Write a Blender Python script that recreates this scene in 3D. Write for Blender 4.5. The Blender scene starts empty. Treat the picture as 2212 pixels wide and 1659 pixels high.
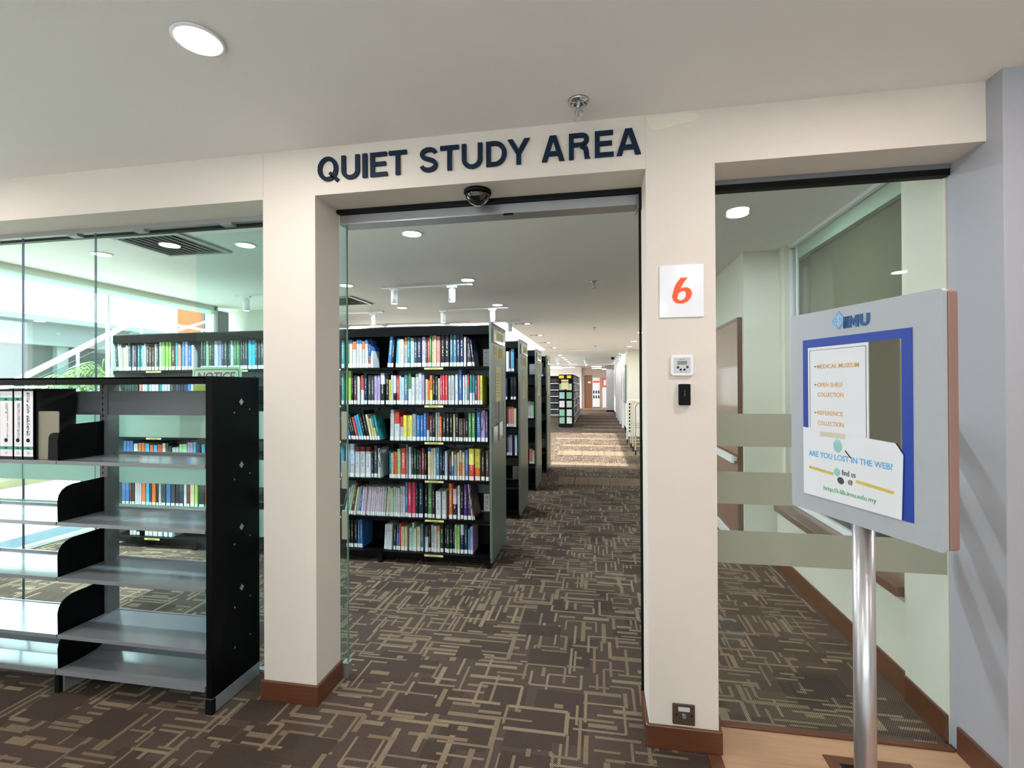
import bpy, math, random
from mathutils import Matrix, Vector
rnd = random.Random(7)
sc = bpy.context.scene
col = sc.collection
R = math.radians

# ---------------- camera ----------------
cd = bpy.data.cameras.new('camera'); cam = bpy.data.objects.new('camera', cd); col.objects.link(cam)
cd.sensor_width = 36.0; cd.lens = 16.926; cd.clip_start = .05; cd.clip_end = 300
right = Vector((0.98469365, 0.17421647, -0.00519988)); down = Vector((-0.0058669, 0.0033139, -0.9999773)); fwd = Vector((-0.17419529, 0.9847018, 0.00428529))
m = Matrix.Identity(4)
for i in range(3):
    m[i][0] = right[i]; m[i][1] = -down[i]; m[i][2] = -fwd[i]
m[0][3], m[1][3], m[2][3] = 0, 0, 1.55
cam.matrix_world = m
sc.camera = cam

# ---------------- sky, sun, exposure ----------------
w = bpy.data.worlds.new('sky'); sc.world = w; w.use_nodes = True
wn = w.node_tree.nodes; wl = w.node_tree.links
bg = wn['Background']; bg.inputs[0].default_value = (0.88, 0.97, 1.0, 1); bg.inputs[1].default_value = 15
sd = bpy.data.lights.new('sun', 'SUN'); so = bpy.data.objects.new('sun', sd); col.objects.link(so)
sd.energy = 26.0; sd.angle = R(1.0); sd.color = (1, .97, .92)
so.rotation_euler = Vector((-0.62, -0.10, 0.76)).to_track_quat('Z', 'Y').to_euler()
sc.view_settings.view_transform = 'Standard'; sc.view_settings.look = 'None'
sc.view_settings.exposure = -0.97; sc.view_settings.gamma = 1.0; sc.view_settings.use_curve_mapping = False

CH = 2.72      # ceiling height
WY = 2.15      # face of the wall with the three openings

# ---------------- helpers ----------------
def lin(c):
    if isinstance(c, str):
        c = tuple(int(c[i:i+2], 16) / 255 for i in (0, 2, 4))
    return tuple((x / 12.92 if x <= .04045 else ((x + .055) / 1.055) ** 2.4) for x in c) + (1,)

def N(nt, t, **kw):
    n = nt.nodes.new(t)
    for k, v in kw.items():
        if k in ('op',): n.operation = v
        else: setattr(n, k, v)
    return n

def mat(name, color, rough=.6, metal=0, spec=.5, var=0.06, vscale=6, bump=0, bscale=200, coat=0, stretch=None):
    m = bpy.data.materials.new(name); m.use_nodes = True
    nt = m.node_tree; b = nt.nodes['Principled BSDF']; L = nt.links.new
    b.inputs['Roughness'].default_value = rough; b.inputs['Metallic'].default_value = metal
    b.inputs['Specular IOR Level'].default_value = spec; b.inputs['Coat Weight'].default_value = coat
    b.inputs['Coat Roughness'].default_value = .08
    tc = N(nt, 'ShaderNodeTexCoord'); src = tc.outputs['Object']
    if stretch:
        mp = N(nt, 'ShaderNodeMapping'); mp.inputs['Scale'].default_value = stretch; L(src, mp.inputs[0]); src = mp.outputs[0]
    c = lin(color)
    nz = N(nt, 'ShaderNodeTexNoise'); nz.inputs['Scale'].default_value = vscale; nz.inputs['Detail'].default_value = 4
    L(src, nz.inputs['Vector'])
    mx = N(nt, 'ShaderNodeMix', data_type='RGBA'); L(nz.outputs['Fac'], mx.inputs[0])
    mx.inputs[6].default_value = tuple(x * (1 - var) for x in c[:3]) + (1,)
    mx.inputs[7].default_value = tuple(min(1, x * (1 + var)) for x in c[:3]) + (1,)
    L(mx.outputs[2], b.inputs['Base Color'])
    if bump:
        n2 = N(nt, 'ShaderNodeTexNoise'); n2.inputs['Scale'].default_value = bscale; L(src, n2.inputs['Vector'])
        bp = N(nt, 'ShaderNodeBump'); bp.inputs['Strength'].default_value = bump; bp.inputs['Distance'].default_value = .002
        L(n2.outputs['Fac'], bp.inputs['Height']); L(bp.outputs[0], b.inputs['Normal'])
    return m

def emis(name, color, s):
    m = bpy.data.materials.new(name); m.use_nodes = True; nt = m.node_tree
    b = nt.nodes['Principled BSDF']; b.inputs['Base Color'].default_value = lin('ffffff')
    b.inputs['Emission Color'].default_value = lin(color); b.inputs['Emission Strength'].default_value = s
    return m

def glass(name, tint, refl=1.0):
    m = bpy.data.materials.new(name); m.use_nodes = True; nt = m.node_tree; L = nt.links.new
    nt.nodes.remove(nt.nodes['Principled BSDF']); out = nt.nodes['Material Output']
    tr = N(nt, 'ShaderNodeBsdfTransparent'); tr.inputs[0].default_value = tuple(tint) + (1,)
    gl = N(nt, 'ShaderNodeBsdfGlossy'); gl.inputs['Roughness'].default_value = 0.0
    lw = N(nt, 'ShaderNodeLayerWeight'); lw.inputs[0].default_value = .5
    p = N(nt, 'ShaderNodeMath', op='POWER'); L(lw.outputs['Facing'], p.inputs[0]); p.inputs[1].default_value = 5
    a = N(nt, 'ShaderNodeMath', op='MULTIPLY_ADD'); L(p.outputs[0], a.inputs[0]); a.inputs[1].default_value = .9 * refl; a.inputs[2].default_value = .04 * refl
    mx = N(nt, 'ShaderNodeMixShader'); L(a.outputs[0], mx.inputs[0]); L(tr.outputs[0], mx.inputs[1]); L(gl.outputs[0], mx.inputs[2])
    L(mx.outputs[0], out.inputs[0])
    return m

def film(name, color, tr_amt):
    m = bpy.data.materials.new(name); m.use_nodes = True; nt = m.node_tree; L = nt.links.new
    nt.nodes.remove(nt.nodes['Principled BSDF']); out = nt.nodes['Material Output']
    d = N(nt, 'ShaderNodeBsdfDiffuse'); d.inputs[0].default_value = lin(color)
    t = N(nt, 'ShaderNodeBsdfTranslucent'); t.inputs[0].default_value = lin(color)
    mx = N(nt, 'ShaderNodeMixShader'); mx.inputs[0].default_value = tr_amt
    L(d.outputs[0], mx.inputs[1]); L(t.outputs[0], mx.inputs[2]); L(mx.outputs[0], out.inputs[0])
    return m

class MB:
    def __init__(s): s.v = []; s.f = []; s.mi = []
    def add(s, vs, fs, mi=0):
        o = len(s.v); s.v += [tuple(p) for p in vs]
        for f in fs: s.f.append(tuple(o + i for i in f)); s.mi.append(mi)
        return s
    def box(s, x0, x1, y0, y1, z0, z1, mi=0):
        return s.add([(x0,y0,z0),(x1,y0,z0),(x1,y1,z0),(x0,y1,z0),(x0,y0,z1),(x1,y0,z1),(x1,y1,z1),(x0,y1,z1)],
            [(0,3,2,1),(4,5,6,7),(0,1,5,4),(1,2,6,5),(2,3,7,6),(3,0,4,7)], mi)
    def rbox(s, x0, x1, z0, z1, y0, y1, r, mi=0, n=5):   # rounded in XZ, extruded along y
        pts = []
        for cx, cz, a0 in ((x1-r, z1-r, 0), (x0+r, z1-r, 90), (x0+r, z0+r, 180), (x1-r, z0+r, 270)):
            for k in range(n + 1):
                a = R(a0 + 90 * k / n); pts.append((cx + r * math.cos(a), cz + r * math.sin(a)))
        return s.prism([(p[0], p[1]) for p in pts], y0, y1, 'y', mi)
    def prism(s, pts, a, b, axis='y', mi=0):
        n = len(pts)
        def P(p, t):
            if axis == 'y': return (p[0], t, p[1])
            if axis == 'x': return (t, p[0], p[1])
            return (p[0], p[1], t)
        vs = [P(p, a) for p in pts] + [P(p, b) for p in pts]
        fs = [tuple(range(n)), tuple(reversed(range(n, 2*n)))] + [(i, n+i, n+(i+1) % n, (i+1) % n) for i in range(n)]
        return s.add(vs, fs, mi)
    def cyl(s, p0, p1, r0, r1=None, n=16, mi=0, caps=True):
        r1 = r0 if r1 is None else r1
        p0 = Vector(p0); p1 = Vector(p1); d = (p1 - p0).normalized()
        u = d.orthogonal().normalized(); v = d.cross(u)
        vs = []
        for p, r in ((p0, r0), (p1, r1)):
            for k in range(n):
                a = 2 * math.pi * k / n; vs.append(p + u * (r * math.cos(a)) + v * (r * math.sin(a)))
        fs = [(i, (i+1) % n, n + (i+1) % n, n + i) for i in range(n)]
        if caps: fs += [tuple(reversed(range(n))), tuple(range(n, 2*n))]
        return s.add(vs, fs, mi)
    def tube(s, pts, r, n=6, mi=0):
        for a, b in zip(pts, pts[1:]): s.cyl(a, b, r, n=n, mi=mi)
        return s
    def lathe(s, prof, c=(0,0,0), n=28, mi=0):   # prof: (r, z)
        vs = []
        for r, z in prof:
            for k in range(n):
                a = 2*math.pi*k/n; vs.append((c[0]+r*math.cos(a), c[1]+r*math.sin(a), c[2]+z))
        fs = []
        for j in range(len(prof)-1):
            for k in range(n):
                fs.append((j*n+k, j*n+(k+1) % n, (j+1)*n+(k+1) % n, (j+1)*n+k))
        fs.append(tuple(reversed(range(n)))); fs.append(tuple(range((len(prof)-1)*n, len(prof)*n)))
        return s.add(vs, fs, mi)
    def build(s, name, mats, parent=None, bevel=0, smooth=False, org=None, fix=True):
        if not isinstance(mats, (list, tuple)): mats = [mats]
        if org is None: org = list(parent['org']) if parent is not None and 'org' in parent else (0,0,0)
        me = bpy.data.meshes.new(name)
        me.from_pydata([(p[0]-org[0], p[1]-org[1], p[2]-org[2]) for p in s.v], [], s.f)
        me.polygons.foreach_set('material_index', s.mi)
        for mm in mats: me.materials.append(mm)
        if smooth: me.polygons.foreach_set('use_smooth', [len(f) == 4 for f in s.f])
        me.update()
        if fix:
            import bmesh
            bm = bmesh.new(); bm.from_mesh(me); bmesh.ops.recalc_face_normals(bm, faces=bm.faces); bm.to_mesh(me); bm.free()
        o = bpy.data.objects.new(name, me); col.objects.link(o)
        if parent is not None: o.parent = parent
        else: o.location = org
        o['org'] = [float(x) for x in org]
        if bevel:
            b = o.modifiers.new('bevel', 'BEVEL'); b.width = bevel; b.segments = 2; b.limit_method = 'ANGLE'
        return o

def tag(o, label=None, cat=None, group=None, kind=None):
    if label: o['label'] = label
    if cat: o['category'] = cat
    if group: o['group'] = group
    if kind: o['kind'] = kind
    return o
def thing(name, label, cat, loc=(0,0,0), group=None, rz=0):
    o = bpy.data.objects.new(name, None); col.objects.link(o); o.location = loc
    o.empty_display_size = .1
    o['org'] = [0.0, 0.0, 0.0] if rz else [float(x) for x in loc]
    o.rotation_euler.z = rz
    return tag(o, label, cat, group)
def struct(o): o['kind'] = 'structure'; return o
def copy_tree(o, parent=None):
    c = o.copy(); col.objects.link(c)
    if parent is not None: c.parent = parent
    for ch in list(o.children): copy_tree(ch, c)
    return c

_tc = {}
def text_poly(txt, off=0.0, shear=0.0, res=3):
    """outline of a word as (verts2d, faces) normalised to its own bounding box"""
    key = (txt, off, shear)
    if key in _tc: return _tc[key]
    cu = bpy.data.curves.new('t', 'FONT'); cu.body = txt; cu.size = 1; cu.offset = off; cu.shear = shear; cu.resolution_u = res; cu.fill_mode = 'FRONT'
    ob = bpy.data.objects.new('t', cu); col.objects.link(ob)
    dg = bpy.context.evaluated_depsgraph_get(); me = ob.evaluated_get(dg).to_mesh()
    vs = [(v.co.x, v.co.y) for v in me.vertices]; fs = [tuple(p.vertices) for p in me.polygons]
    ob.evaluated_get(dg).to_mesh_clear(); bpy.data.objects.remove(ob); bpy.data.curves.remove(cu)
    x0 = min(v[0] for v in vs); x1 = max(v[0] for v in vs); y0 = min(v[1] for v in vs); y1 = max(v[1] for v in vs)
    r = ([((v[0]-x0)/(x1-x0), (v[1]-y0)/(y1-y0)) for v in vs], fs, (x1-x0)/(y1-y0))
    _tc[key] = r
    return r
def text(mb, txt, o, ux, uz, w, h, depth=.0006, off=0.0, shear=0.0, mi=0, n=None):
    """extruded word in box w x h: origin o (lower left), unit vectors ux, uz; thickness towards n"""
    vs, fs, asp = text_poly(txt, off, shear)
    if w is None: w = asp * h
    if h is None: h = w / asp
    o = Vector(o); ux = Vector(ux); uz = Vector(uz); n = Vector(n) if n is not None else ux.cross(uz)
    V = [o + ux*(v[0]*w) + uz*(v[1]*h) for v in vs]; k = len(V)
    edges = {}
    for f in fs:
        for a, b in zip(f, f[1:] + f[:1]):
            if (b, a) in edges: del edges[(b, a)]
            else: edges[(a, b)] = 1
    F = [tuple(k + i for i in f) for f in fs] + [(a, b, k+b, k+a) for a, b in edges]
    mb.add([v for v in V] + [v + n*depth for v in V], F, mi)
    return w
# ---------------- materials ----------------
PLASTER = mat('cream_plaster', 'dcd3cb', .85, var=.02, vscale=3, bump=.25, bscale=260)
CEILM = mat('ceiling_paint', 'eeebe9', .9, var=.015, vscale=1.2, bump=.15, bscale=200)
CREAM2 = mat('cream_wall_paint', 'd6d4c6', .85, var=.02)
GREY = mat('grey_column_paint', 'a9abb4', .8, var=.03, vscale=2, bump=.3, bscale=220)
CARPET = mat('carpet_pile_dark', '51453e', .97, spec=.1, var=.28, vscale=500, bump=.8, bscale=700)
CARP2 = mat('carpet_pile_tan', '7b6b58', .97, spec=.1, var=.25, vscale=450, bump=.8, bscale=700)
CARP3 = mat('carpet_pile_light_tan', '857561', .97, spec=.1, var=.25, vscale=450, bump=.8, bscale=700)
CARP4 = mat('carpet_pile_darker', '483d36', .97, spec=.1, var=.28, vscale=500, bump=.8, bscale=700)
WOODF = mat('laminate_floor', 'a87c5a', .38, var=.22, vscale=5, stretch=(.6, 9, 1), coat=.15)
WOODF2 = mat('laminate_floor_pale', 'b08a6c', .38, var=.2, vscale=5, stretch=(.6, 9, 1), coat=.15)
SKIRT = mat('varnished_skirting', '5c3521', .4, var=.3, vscale=6, stretch=(2, 2, 25), coat=.2)
SILLW = mat('sill_wood', '6b4c3a', .35, var=.25, vscale=6, stretch=(10, 1, 10), coat=.2)
DOORW = mat('veneered_door', '84573a', .45, var=.2, vscale=5, stretch=(8, 8, .5), coat=.2)
BLACK = mat('black_enamel', '040405', .45, spec=.12, var=.1, bump=.1, bscale=300)
BLACKM = mat('black_matt', '070708', .6, spec=.2, var=.1)
SHELFG = mat('grey_shelf_enamel', '8b9096', .24, metal=.25, var=.04, vscale=8, coat=.35)
POSTG = mat('grey_post_enamel', '6f7276', .45, metal=.2, var=.06)
ALU = mat('aluminium', 'a5a8aa', .4, metal=.7, var=.04, stretch=(1, 1, 30))
ALUD = mat('aluminium_dull', '9a9c9c', .5, metal=.35, var=.04)
STEEL = mat('brushed_pole', 'c0bfc4', .3, metal=.85, var=.05)
CHROME = mat('chrome', 'c9cccf', .15, metal=1, var=.02)
SILVER = mat('silver_board', 'b4b9c0', .5, metal=.1, var=.03, vscale=30)
BRONZE = mat('sign_board_edge', 'a08078', .5, metal=.4, var=.08)
WHITE = mat('white_plastic', 'e9e9ec', .4, var=.01)
PAPER = mat('white_paper', 'eef0f6', .35, var=.015, coat=.3)
PAPERY = mat('yellow_paper', 'd9cf9a', .6, var=.05)
YEL = mat('yellow_label', 'e6dc8a', .6, var=.05)
DKBLUE = mat('letter_navy', '0a2036', .5, spec=.2, var=.04)
BLUE = mat('poster_frame_blue', '2142a6', .5, var=.05)
ORANGE = mat('orange_print', 'f2561d', .5, var=.02)
LCD = mat('lcd_screen', '6e7a66', .3, var=.05)
GREYP = mat('pale_grey_plastic', 'c3c6cf', .5, var=.02)
BROWNP = mat('bronze_plate', '5a4a3f', .4, metal=.4, var=.08)
GLASSD = glass('door_glass', (.965, .99, .98))
GLASSL = glass('window_glass_green', (.905, .988, .982))
GLASSR = glass('side_window_glass', (.955, .98, .962), 1.15)
FROST_BACKLIT = film('frosted_band_film_backlit', 'd6e8de', .6)  # same film as the other bands, backlight put into its paler green
FROST = film('frosted_band_film', 'b9bdae', .4)
DLE = emis('downlight_diffuser', 'f6f8ff', 18)
TUBE = emis('strip_tube', 'f2f5ff', 14)
SPOTE = emis('spot_lens', 'ffffff', 7)
STEEPGREEN = mat('green_grey_laminate', '66736a', .32, spec=.18, var=.12, vscale=3)
BLIND = mat('woven_blind', '6c6a58', .9, var=.22, vscale=9, stretch=(4, 1, 30), bump=.5, bscale=120)
EXTW = mat('exterior_render', '646f70', .8, var=.03)
EXTD = mat('exterior_dark_glazing', '20282a', .4, var=.2, vscale=1.5)
EXTP = mat('exterior_paving', 'd8d2c4', .9, var=.08, vscale=3)
EXTO = mat('orange_cladding', 'a84a14', .7, var=.03)
LEAF = mat('palm_leaf', '55752a', .5, var=.3, vscale=8)
STEM = mat('palm_stem', '4c5a2a', .6, var=.2)
TILEP = mat('pink_ceiling_tile', 'c9aca2', .85, var=.05)

# ---------------- the setting ----------------
# carpet: base slab plus inlaid strips of lighter yarn (tufted 1 mm proud)
def twill(m):
    nt = m.node_tree; L = nt.links.new; b = nt.nodes['Principled BSDF']; src = b.inputs['Base Color'].links[0].from_socket
    tc = N(nt, 'ShaderNodeTexCoord'); mp = N(nt, 'ShaderNodeMapping'); mp.inputs['Rotation'].default_value = (0, 0, .62); L(tc.outputs['Object'], mp.inputs[0])
    wv = N(nt, 'ShaderNodeTexWave'); wv.inputs['Scale'].default_value = 42; wv.inputs['Distortion'].default_value = 1.2; wv.inputs['Detail'].default_value = 1; wv.inputs['Detail Scale'].default_value = 6; L(mp.outputs[0], wv.inputs[0])
    mr = N(nt, 'ShaderNodeMapRange'); mr.inputs['To Min'].default_value = .5; mr.inputs['To Max'].default_value = 1.42; L(wv.outputs['Fac'], mr.inputs['Value'])
    vm = N(nt, 'ShaderNodeVectorMath', op='MULTIPLY'); L(src, vm.inputs[0]); L(mr.outputs[0], vm.inputs[1]); L(vm.outputs[0], b.inputs['Base Color'])
for q in (CARPET, CARP2, CARP3, CARP4): twill(q)
def carpet():
    b = MB(); b.box(-5.4, 3.0, -.1, 34.0, -.06, 0.0, 0)
    r2 = random.Random(21); k = 0
    def strip(x, y, lx, ly, mi):
        nonlocal k
        k += 1; z = .0006 + (k % 997) * 1.2e-6
        x0, x1, y0, y1 = x - lx/2, x + lx/2, y - ly/2, y + ly/2
        if x0 < -5.38 or x1 > 1.46: return
        if y0 < 2.33 and x1 > .46: return
        b.add([(x0,y0,z),(x1,y0,z),(x1,y1,z),(x0,y1,z)], [(0,1,2,3)], mi)
    occ = set()
    def put(x, y, lx, ly, mi, tol=.16):
        x0, x1, y0, y1 = x-lx/2, x+lx/2, y-ly/2, y+ly/2; g = .016
        cells = [(i, j) for i in range(int(math.floor(x0/g)), int(math.floor(x1/g))+1) for j in range(int(math.floor(y0/g)), int(math.floor(y1/g))+1)]
        if sum(c in occ for c in cells) > tol*len(cells): return False
        strip(x, y, lx, ly, mi)
        for (i, j) in cells:
            occ.add((i, j))
        return True
    def field(xa, xb, ya, yb, dens, s=1.0):
        for _ in range(int((xb-xa)*(yb-ya)*dens)):
            x = r2.uniform(xa, xb); y = r2.uniform(ya, yb); t = r2.random()
            x = round(x/.016)*.016; y = round(y/.016)*.016
            mi = r2.choice((1, 1, 2)); wd = r2.choice((.012, .014, .016, .020, .026))*s
            if t < .38:       # outlines open on one side
                lx, ly = r2.uniform(.09, .30), r2.uniform(.08, .26); k_ = r2.randrange(4)
                if k_ != 0: put(x, y-ly/2, lx, wd, mi, .3)
                if k_ != 1: put(x, y+ly/2, lx, wd, mi, .3)
                if k_ != 2: put(x-lx/2, y, wd, ly, mi, .3)
                if k_ != 3: put(x+lx/2, y, wd, ly, mi, .3)
            elif t < .58: put(x, y, r2.uniform(.08, .34), wd, mi)
            elif t < .76: put(x, y, wd, r2.uniform(.07, .28), mi)
            elif t < .83: put(x, y, r2.uniform(.10, .26), r2.choice((.030, .040))*s, mi)
            elif t < .90: put(x, y, r2.choice((.030, .044))*s, r2.uniform(.10, .24), mi)
            elif t < .95: put(x, y, r2.uniform(.03, .05), r2.uniform(.02, .04), mi)
            else: strip(x, y, r2.uniform(.12, .3), r2.uniform(.09, .2), 3)
    field(-5.3, 1.4, .4, 5.0, 330)
    field(-5.3, 1.4, 5.0, 8.6, 200)
    field(-1.2, 1.3, 8.6, 16, 150)
    field(-3, 1.0, 16, 33, 20)
    # plain tan bands crossing the aisle
    for y, h, xa in ((7.93, .60, -.64), (9.5, .55, -1.1), (11.2, .7, -.9), (12.6, .25, -.9), (14.25, .3, -1.2), (15.7, .32, -.5), (17.2, .4, -.5), (18.7, .4, -.5), (20.2, .45, -.8), (22, .5, -.8), (24, .5, -.8), (26, .6, -.9), (28.4, .6, -.9)):
        z = .002
        b.add([(xa, y-h/2, z), (.94, y-h/2, z), (.94, y+h/2, z), (xa, y+h/2, z)], [(0,1,2,3)], 1)
        for _ in range(30):
            x = r2.uniform(xa + .05, .9); strip_z = .0025
            b.add([(x, y-h/2, strip_z), (x+.008, y-h/2, strip_z), (x+.008, y+h/2, strip_z), (x, y+h/2, strip_z)], [(0,1,2,3)], r2.choice((2, 0, 2)))
    return b.build('floor', [CARPET, CARP2, CARP3, CARP4], fix=False)
struct(carpet())
# laminate area right of the door
b = MB()
for j in range(14):
    y1 = 2.32 - j*.192
    x = .50 - .0
    off = (j * .47) % 1.25
    xs = [.50] + [q for q in (.5 + off + 1.25*i for i in range(5)) if q < 4.9] + [5.0]
    for i in range(len(xs)-1):
        if xs[i+1] - xs[i] > .002: b.box(xs[i] + .0006, xs[i+1] - .0006, y1-.1914, y1, -.05, .004, (i + j) % 2)
struct(b.build('floor_laminate', [WOODF, WOODF2]))
b = MB(); b.box(-8, .495, -6, -.1, -.06, .002); b.box(.495, 5, -6, -.45, -.06, .002); struct(b.build('floor_hall_bounce', mat('pale_hall_bounce', 'dde6e4', .35, var=.03)))  # unseen floor, colour made pale to bounce light onto the ceiling
b = MB(); b.box(.445, .50, -.4, 2.13, -.03, .009); b.box(.497, 1.47, 2.315, 2.352, -.03, .012)
struct(b.build('trim_1', SKIRT, bevel=.003))

# ceilings
b = MB()
b.box(-8, 5, -6, 2.44, CH, CH+.2); b.box(-5.56, 5, 2.44, 8.7, CH, CH+.2); b.box(-1.65, 5, 8.7, 15.6, CH, CH+.2); b.box(-5.56, 5, 15.6, 25.2, CH, CH+.2)
b.box(-5.56, -5.0, 8.7, 15.6, CH, CH+.2)
struct(b.build('ceiling', CEILM))
b = MB(); b.box(-4.35, -1.2, 2.47, 3.09, CH-.012, CH+.02); struct(b.build('trim_2', CEILM))
b = MB(); b.box(-5.2, .97, 15.8, 25.0, CH-.03, CH+.02); b.box(-5.2, 3, 25.0, 25.4, 2.60, CH+.05); struct(b.build('ceiling_bulkhead', CEILM))
b = MB()
b.box(-5.56, 5, 25.2, 34, 2.80, 2.9)
for x in (-4.8, -3.6, -2.4, -1.2, 0, 1.2): b.box(x-.02, x+.02, 25.4, 33.3, 2.785, 2.81, 1)
for y in (26.6, 27.8, 29, 30.2, 31.4, 32.6): b.box(-5.5, 3, y-.02, y+.02, 2.785, 2.81, 1)
struct(b.build('ceiling_far', [TILEP, WHITE]))
b = MB()   # upstand of the roof light
b.box(-5.1, -5.0, 8.6, 15.7, CH+.2, 3.3); b.box(-1.65, -1.55, 8.6, 15.7, CH+.2, 3.3); b.box(-5.1, -1.55, 8.5, 8.7, CH+.2, 3.3); b.box(-5.1, -1.55, 15.6, 15.7, CH+.2, 3.3)
struct(b.build('trim_3', CEILM))

# wall with the openings
b = MB()
b.box(-1.64, -1.355, WY, 2.372, 0, 2.488); b.box(.212, .495, WY, 2.372, 0, 2.488)
b.box(-8, 1.487, WY, 2.44, 2.488, CH+.01); b.box(-6.0, -5.4, WY, 2.44, 0, 2.488)
struct(b.build('wall_front', PLASTER))
# retouched plaster marks
PATCH = mat('retouched_plaster', 'e3ddce', .9, var=.02)
b = MB()
pts = [(.215, 2.705), (.30, 2.712), (.42, 2.709), (.44, 2.69), (.40, 2.672), (.36, 2.668), (.30, 2.655), (.26, 2.652), (.23, 2.66)]
b.prism(pts, WY-.0008, WY+.001); struct(b.build('trim_4', PATCH))
b = MB()
b.box(.2105, .2125, WY-.0006, WY+.001, 2.49, 2.715); b.box(-1.641, -1.6385, WY-.0006, WY+.001, 2.49, 2.715)
struct(b.build('trim_5', mat('plaster_crack', 'c5bdb0', .9)))

def skirting(name, runs, h=.10):
    b = MB()
    for x0, x1, y0, y1 in runs:
        b.box(x0, x1, y0, y1, 0, h)
    return struct(b.build(name, SKIRT, bevel=.004))
skirting('baseboard_left_pillar', [(-1.652, -1.340, WY-.014, WY), (-1.355, -1.341, WY, 2.372), (-1.652, -1.64, WY, 2.35)], .098)
skirting('baseboard_right_pillar', [(.198, .509, WY-.014, WY), (.198, .212, WY, 2.372), (.495, .509, WY, 2.31)], .098)
skirting('baseboard_column', [(1.472, 1.486, 2.07, 2.315), (1.472, 2.6, 2.055, 2.07)], .115)
skirting('baseboard_side_wall', [(1.468, 1.482, 2.372, 2.66), (1.486, 1.50, 2.66, 4.40)], .125)

# grey column on the right
b = MB(); b.box(1.487, 2.7, 2.07, 2.372, 0, CH+.01); struct(b.build('wall_column', GREY, bevel=.004))
# side wall: pier, low wall, header, end return
b = MB()
b.box(1.482, 1.74, 2.372, 2.67, 0, CH+.01)
b.box(1.50, 1.74, 2.67, 4.42, 0, .495)
b.box(1.56, 1.60, 4.40, 4.52, 0, CH+.01)
struct(b.build('wall_side', CREAM2))
b = MB(); b.box(1.27, 2.6, 4.52, 4.75, 0, CH+.01); b.box(1.27, 1.5, 4.75, 6.4, 0, CH+.01); b.box(1.62, 1.8, 6.4, 16, 0, CH+.01); b.box(1.5, 1.8, 6.3, 6.5, 0, CH+.01)
struct(b.build('wall_right', CREAM2))
b = MB(); b.box(1.45, 1.735, 2.68, 4.36, .497, .545); struct(b.build('trim_6', SILLW, bevel=.004))
skirting('baseboard_return', [(1.256, 1.268, 4.51, 4.57), (1.256, 1.5, 4.506, 4.52)], .1)
# side window behind the low wall
w3 = thing('window_3', None, None, (1.66, 3.5, 1.5)); struct(w3)
b = MB(); b.box(1.61, 1.65, 2.68, 4.50, .547, .585); b.box(1.60, 1.66, 2.67, 4.50, 2.695, 2.72); b.box(1.62, 1.635, 4.30, 4.315, .585, 2.69); b.box(1.60, 1.66, 4.40, 4.50, .585, 2.69); b.build('window_frame', WHITE, w3)
b = MB(); b.box(1.625, 1.631, 2.68, 4.40, .585, 2.69); b.build('pane', GLASSR, w3)
bl = thing('roller_blind', 'olive brown woven roller blind hanging behind the side window', 'blind', (1.68, 3.4, 2.5))
b = MB(); b.box(1.68, 1.69, 2.70, 4.20, .98, 2.60); b.build('blind_fabric', BLIND, bl)
b = MB(); b.box(1.636, 1.70, 2.68, 4.39, 2.59, 2.69); b.build('blind_pelmet', mat('pelmet_green', 'c2d6c8', .6), bl)
b = MB(); b.box(1.675, 1.70, 2.70, 4.20, .95, .985); b.build('bottom_rail', POSTG, bl)
b = MB(); b.box(2.7, 2.8, 2.4, 5.2, -.05, 2.9); b.box(1.8, 2.8, 5.1, 5.2, -.05, 2.9); b.box(1.74, 2.8, 2.4, 5.2, -.05, .0)
struct(b.build('wall_stair_lobby', mat('lobby_olive', '7d7b68', .8, var=.1)))

# corridor
b = MB(); b.box(.97, 1.8, 16.0, 33.3, 0, CH+.01); struct(b.build('wall_corridor', CREAM2))
b = MB(); b.box(-5.5, 3, 33.3, 33.5, 0, 2.9); struct(b.build('wall_far', mat('far_wall_paint', 'c9b9ae', .85, var=.03)))
b = MB(); b.box(-4.2, -1.05, 33.1, 33.3, 0, 2.85); struct(b.build('wall_far_white', WHITE))
b = MB(); b.box(.54, .97, 29.0, 29.4, 0, 2.85); struct(b.build('wall_far_column', GREY))
b = MB(); b.box(.956, .97, 16.0, 33.3, 0, .1); b.box(.53, .98, 28.985, 29, 0, .1); struct(b.build('baseboard_corridor', BLACKM))
b = MB(); b.box(-1.0, 1, 31.6, 33.28, -.02, .004); struct(b.build('floor_far_threshold', WOODF))
# window side (left)
b = MB()
b.box(-5.55, -5.4, 6.1, 6.5, -.05, .33); b.box(-5.55, -5.4, 2.44, 6.1, 2.66, CH+.1)
b.box(-5.55, -5.4, 6.05, 6.12, .3, CH); b.box(-5.55, -4.7, 6.5, 8.6, 0, CH+.01); b.box(-5.5, -5.4, 8.6, 33.3, 0, .33); b.box(-5.5, -5.4, 8.6, 33.3, 2.62, 2.9)
for y in (8.6, 11, 13.4, 15.8, 18.2, 20.6, 23, 25.4, 27.8, 30.2, 33): b.box(-5.5, -5.4, y, y+.25, .33, 2.62)  # unseen far openings between these posts, added to let in more daylight

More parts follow.
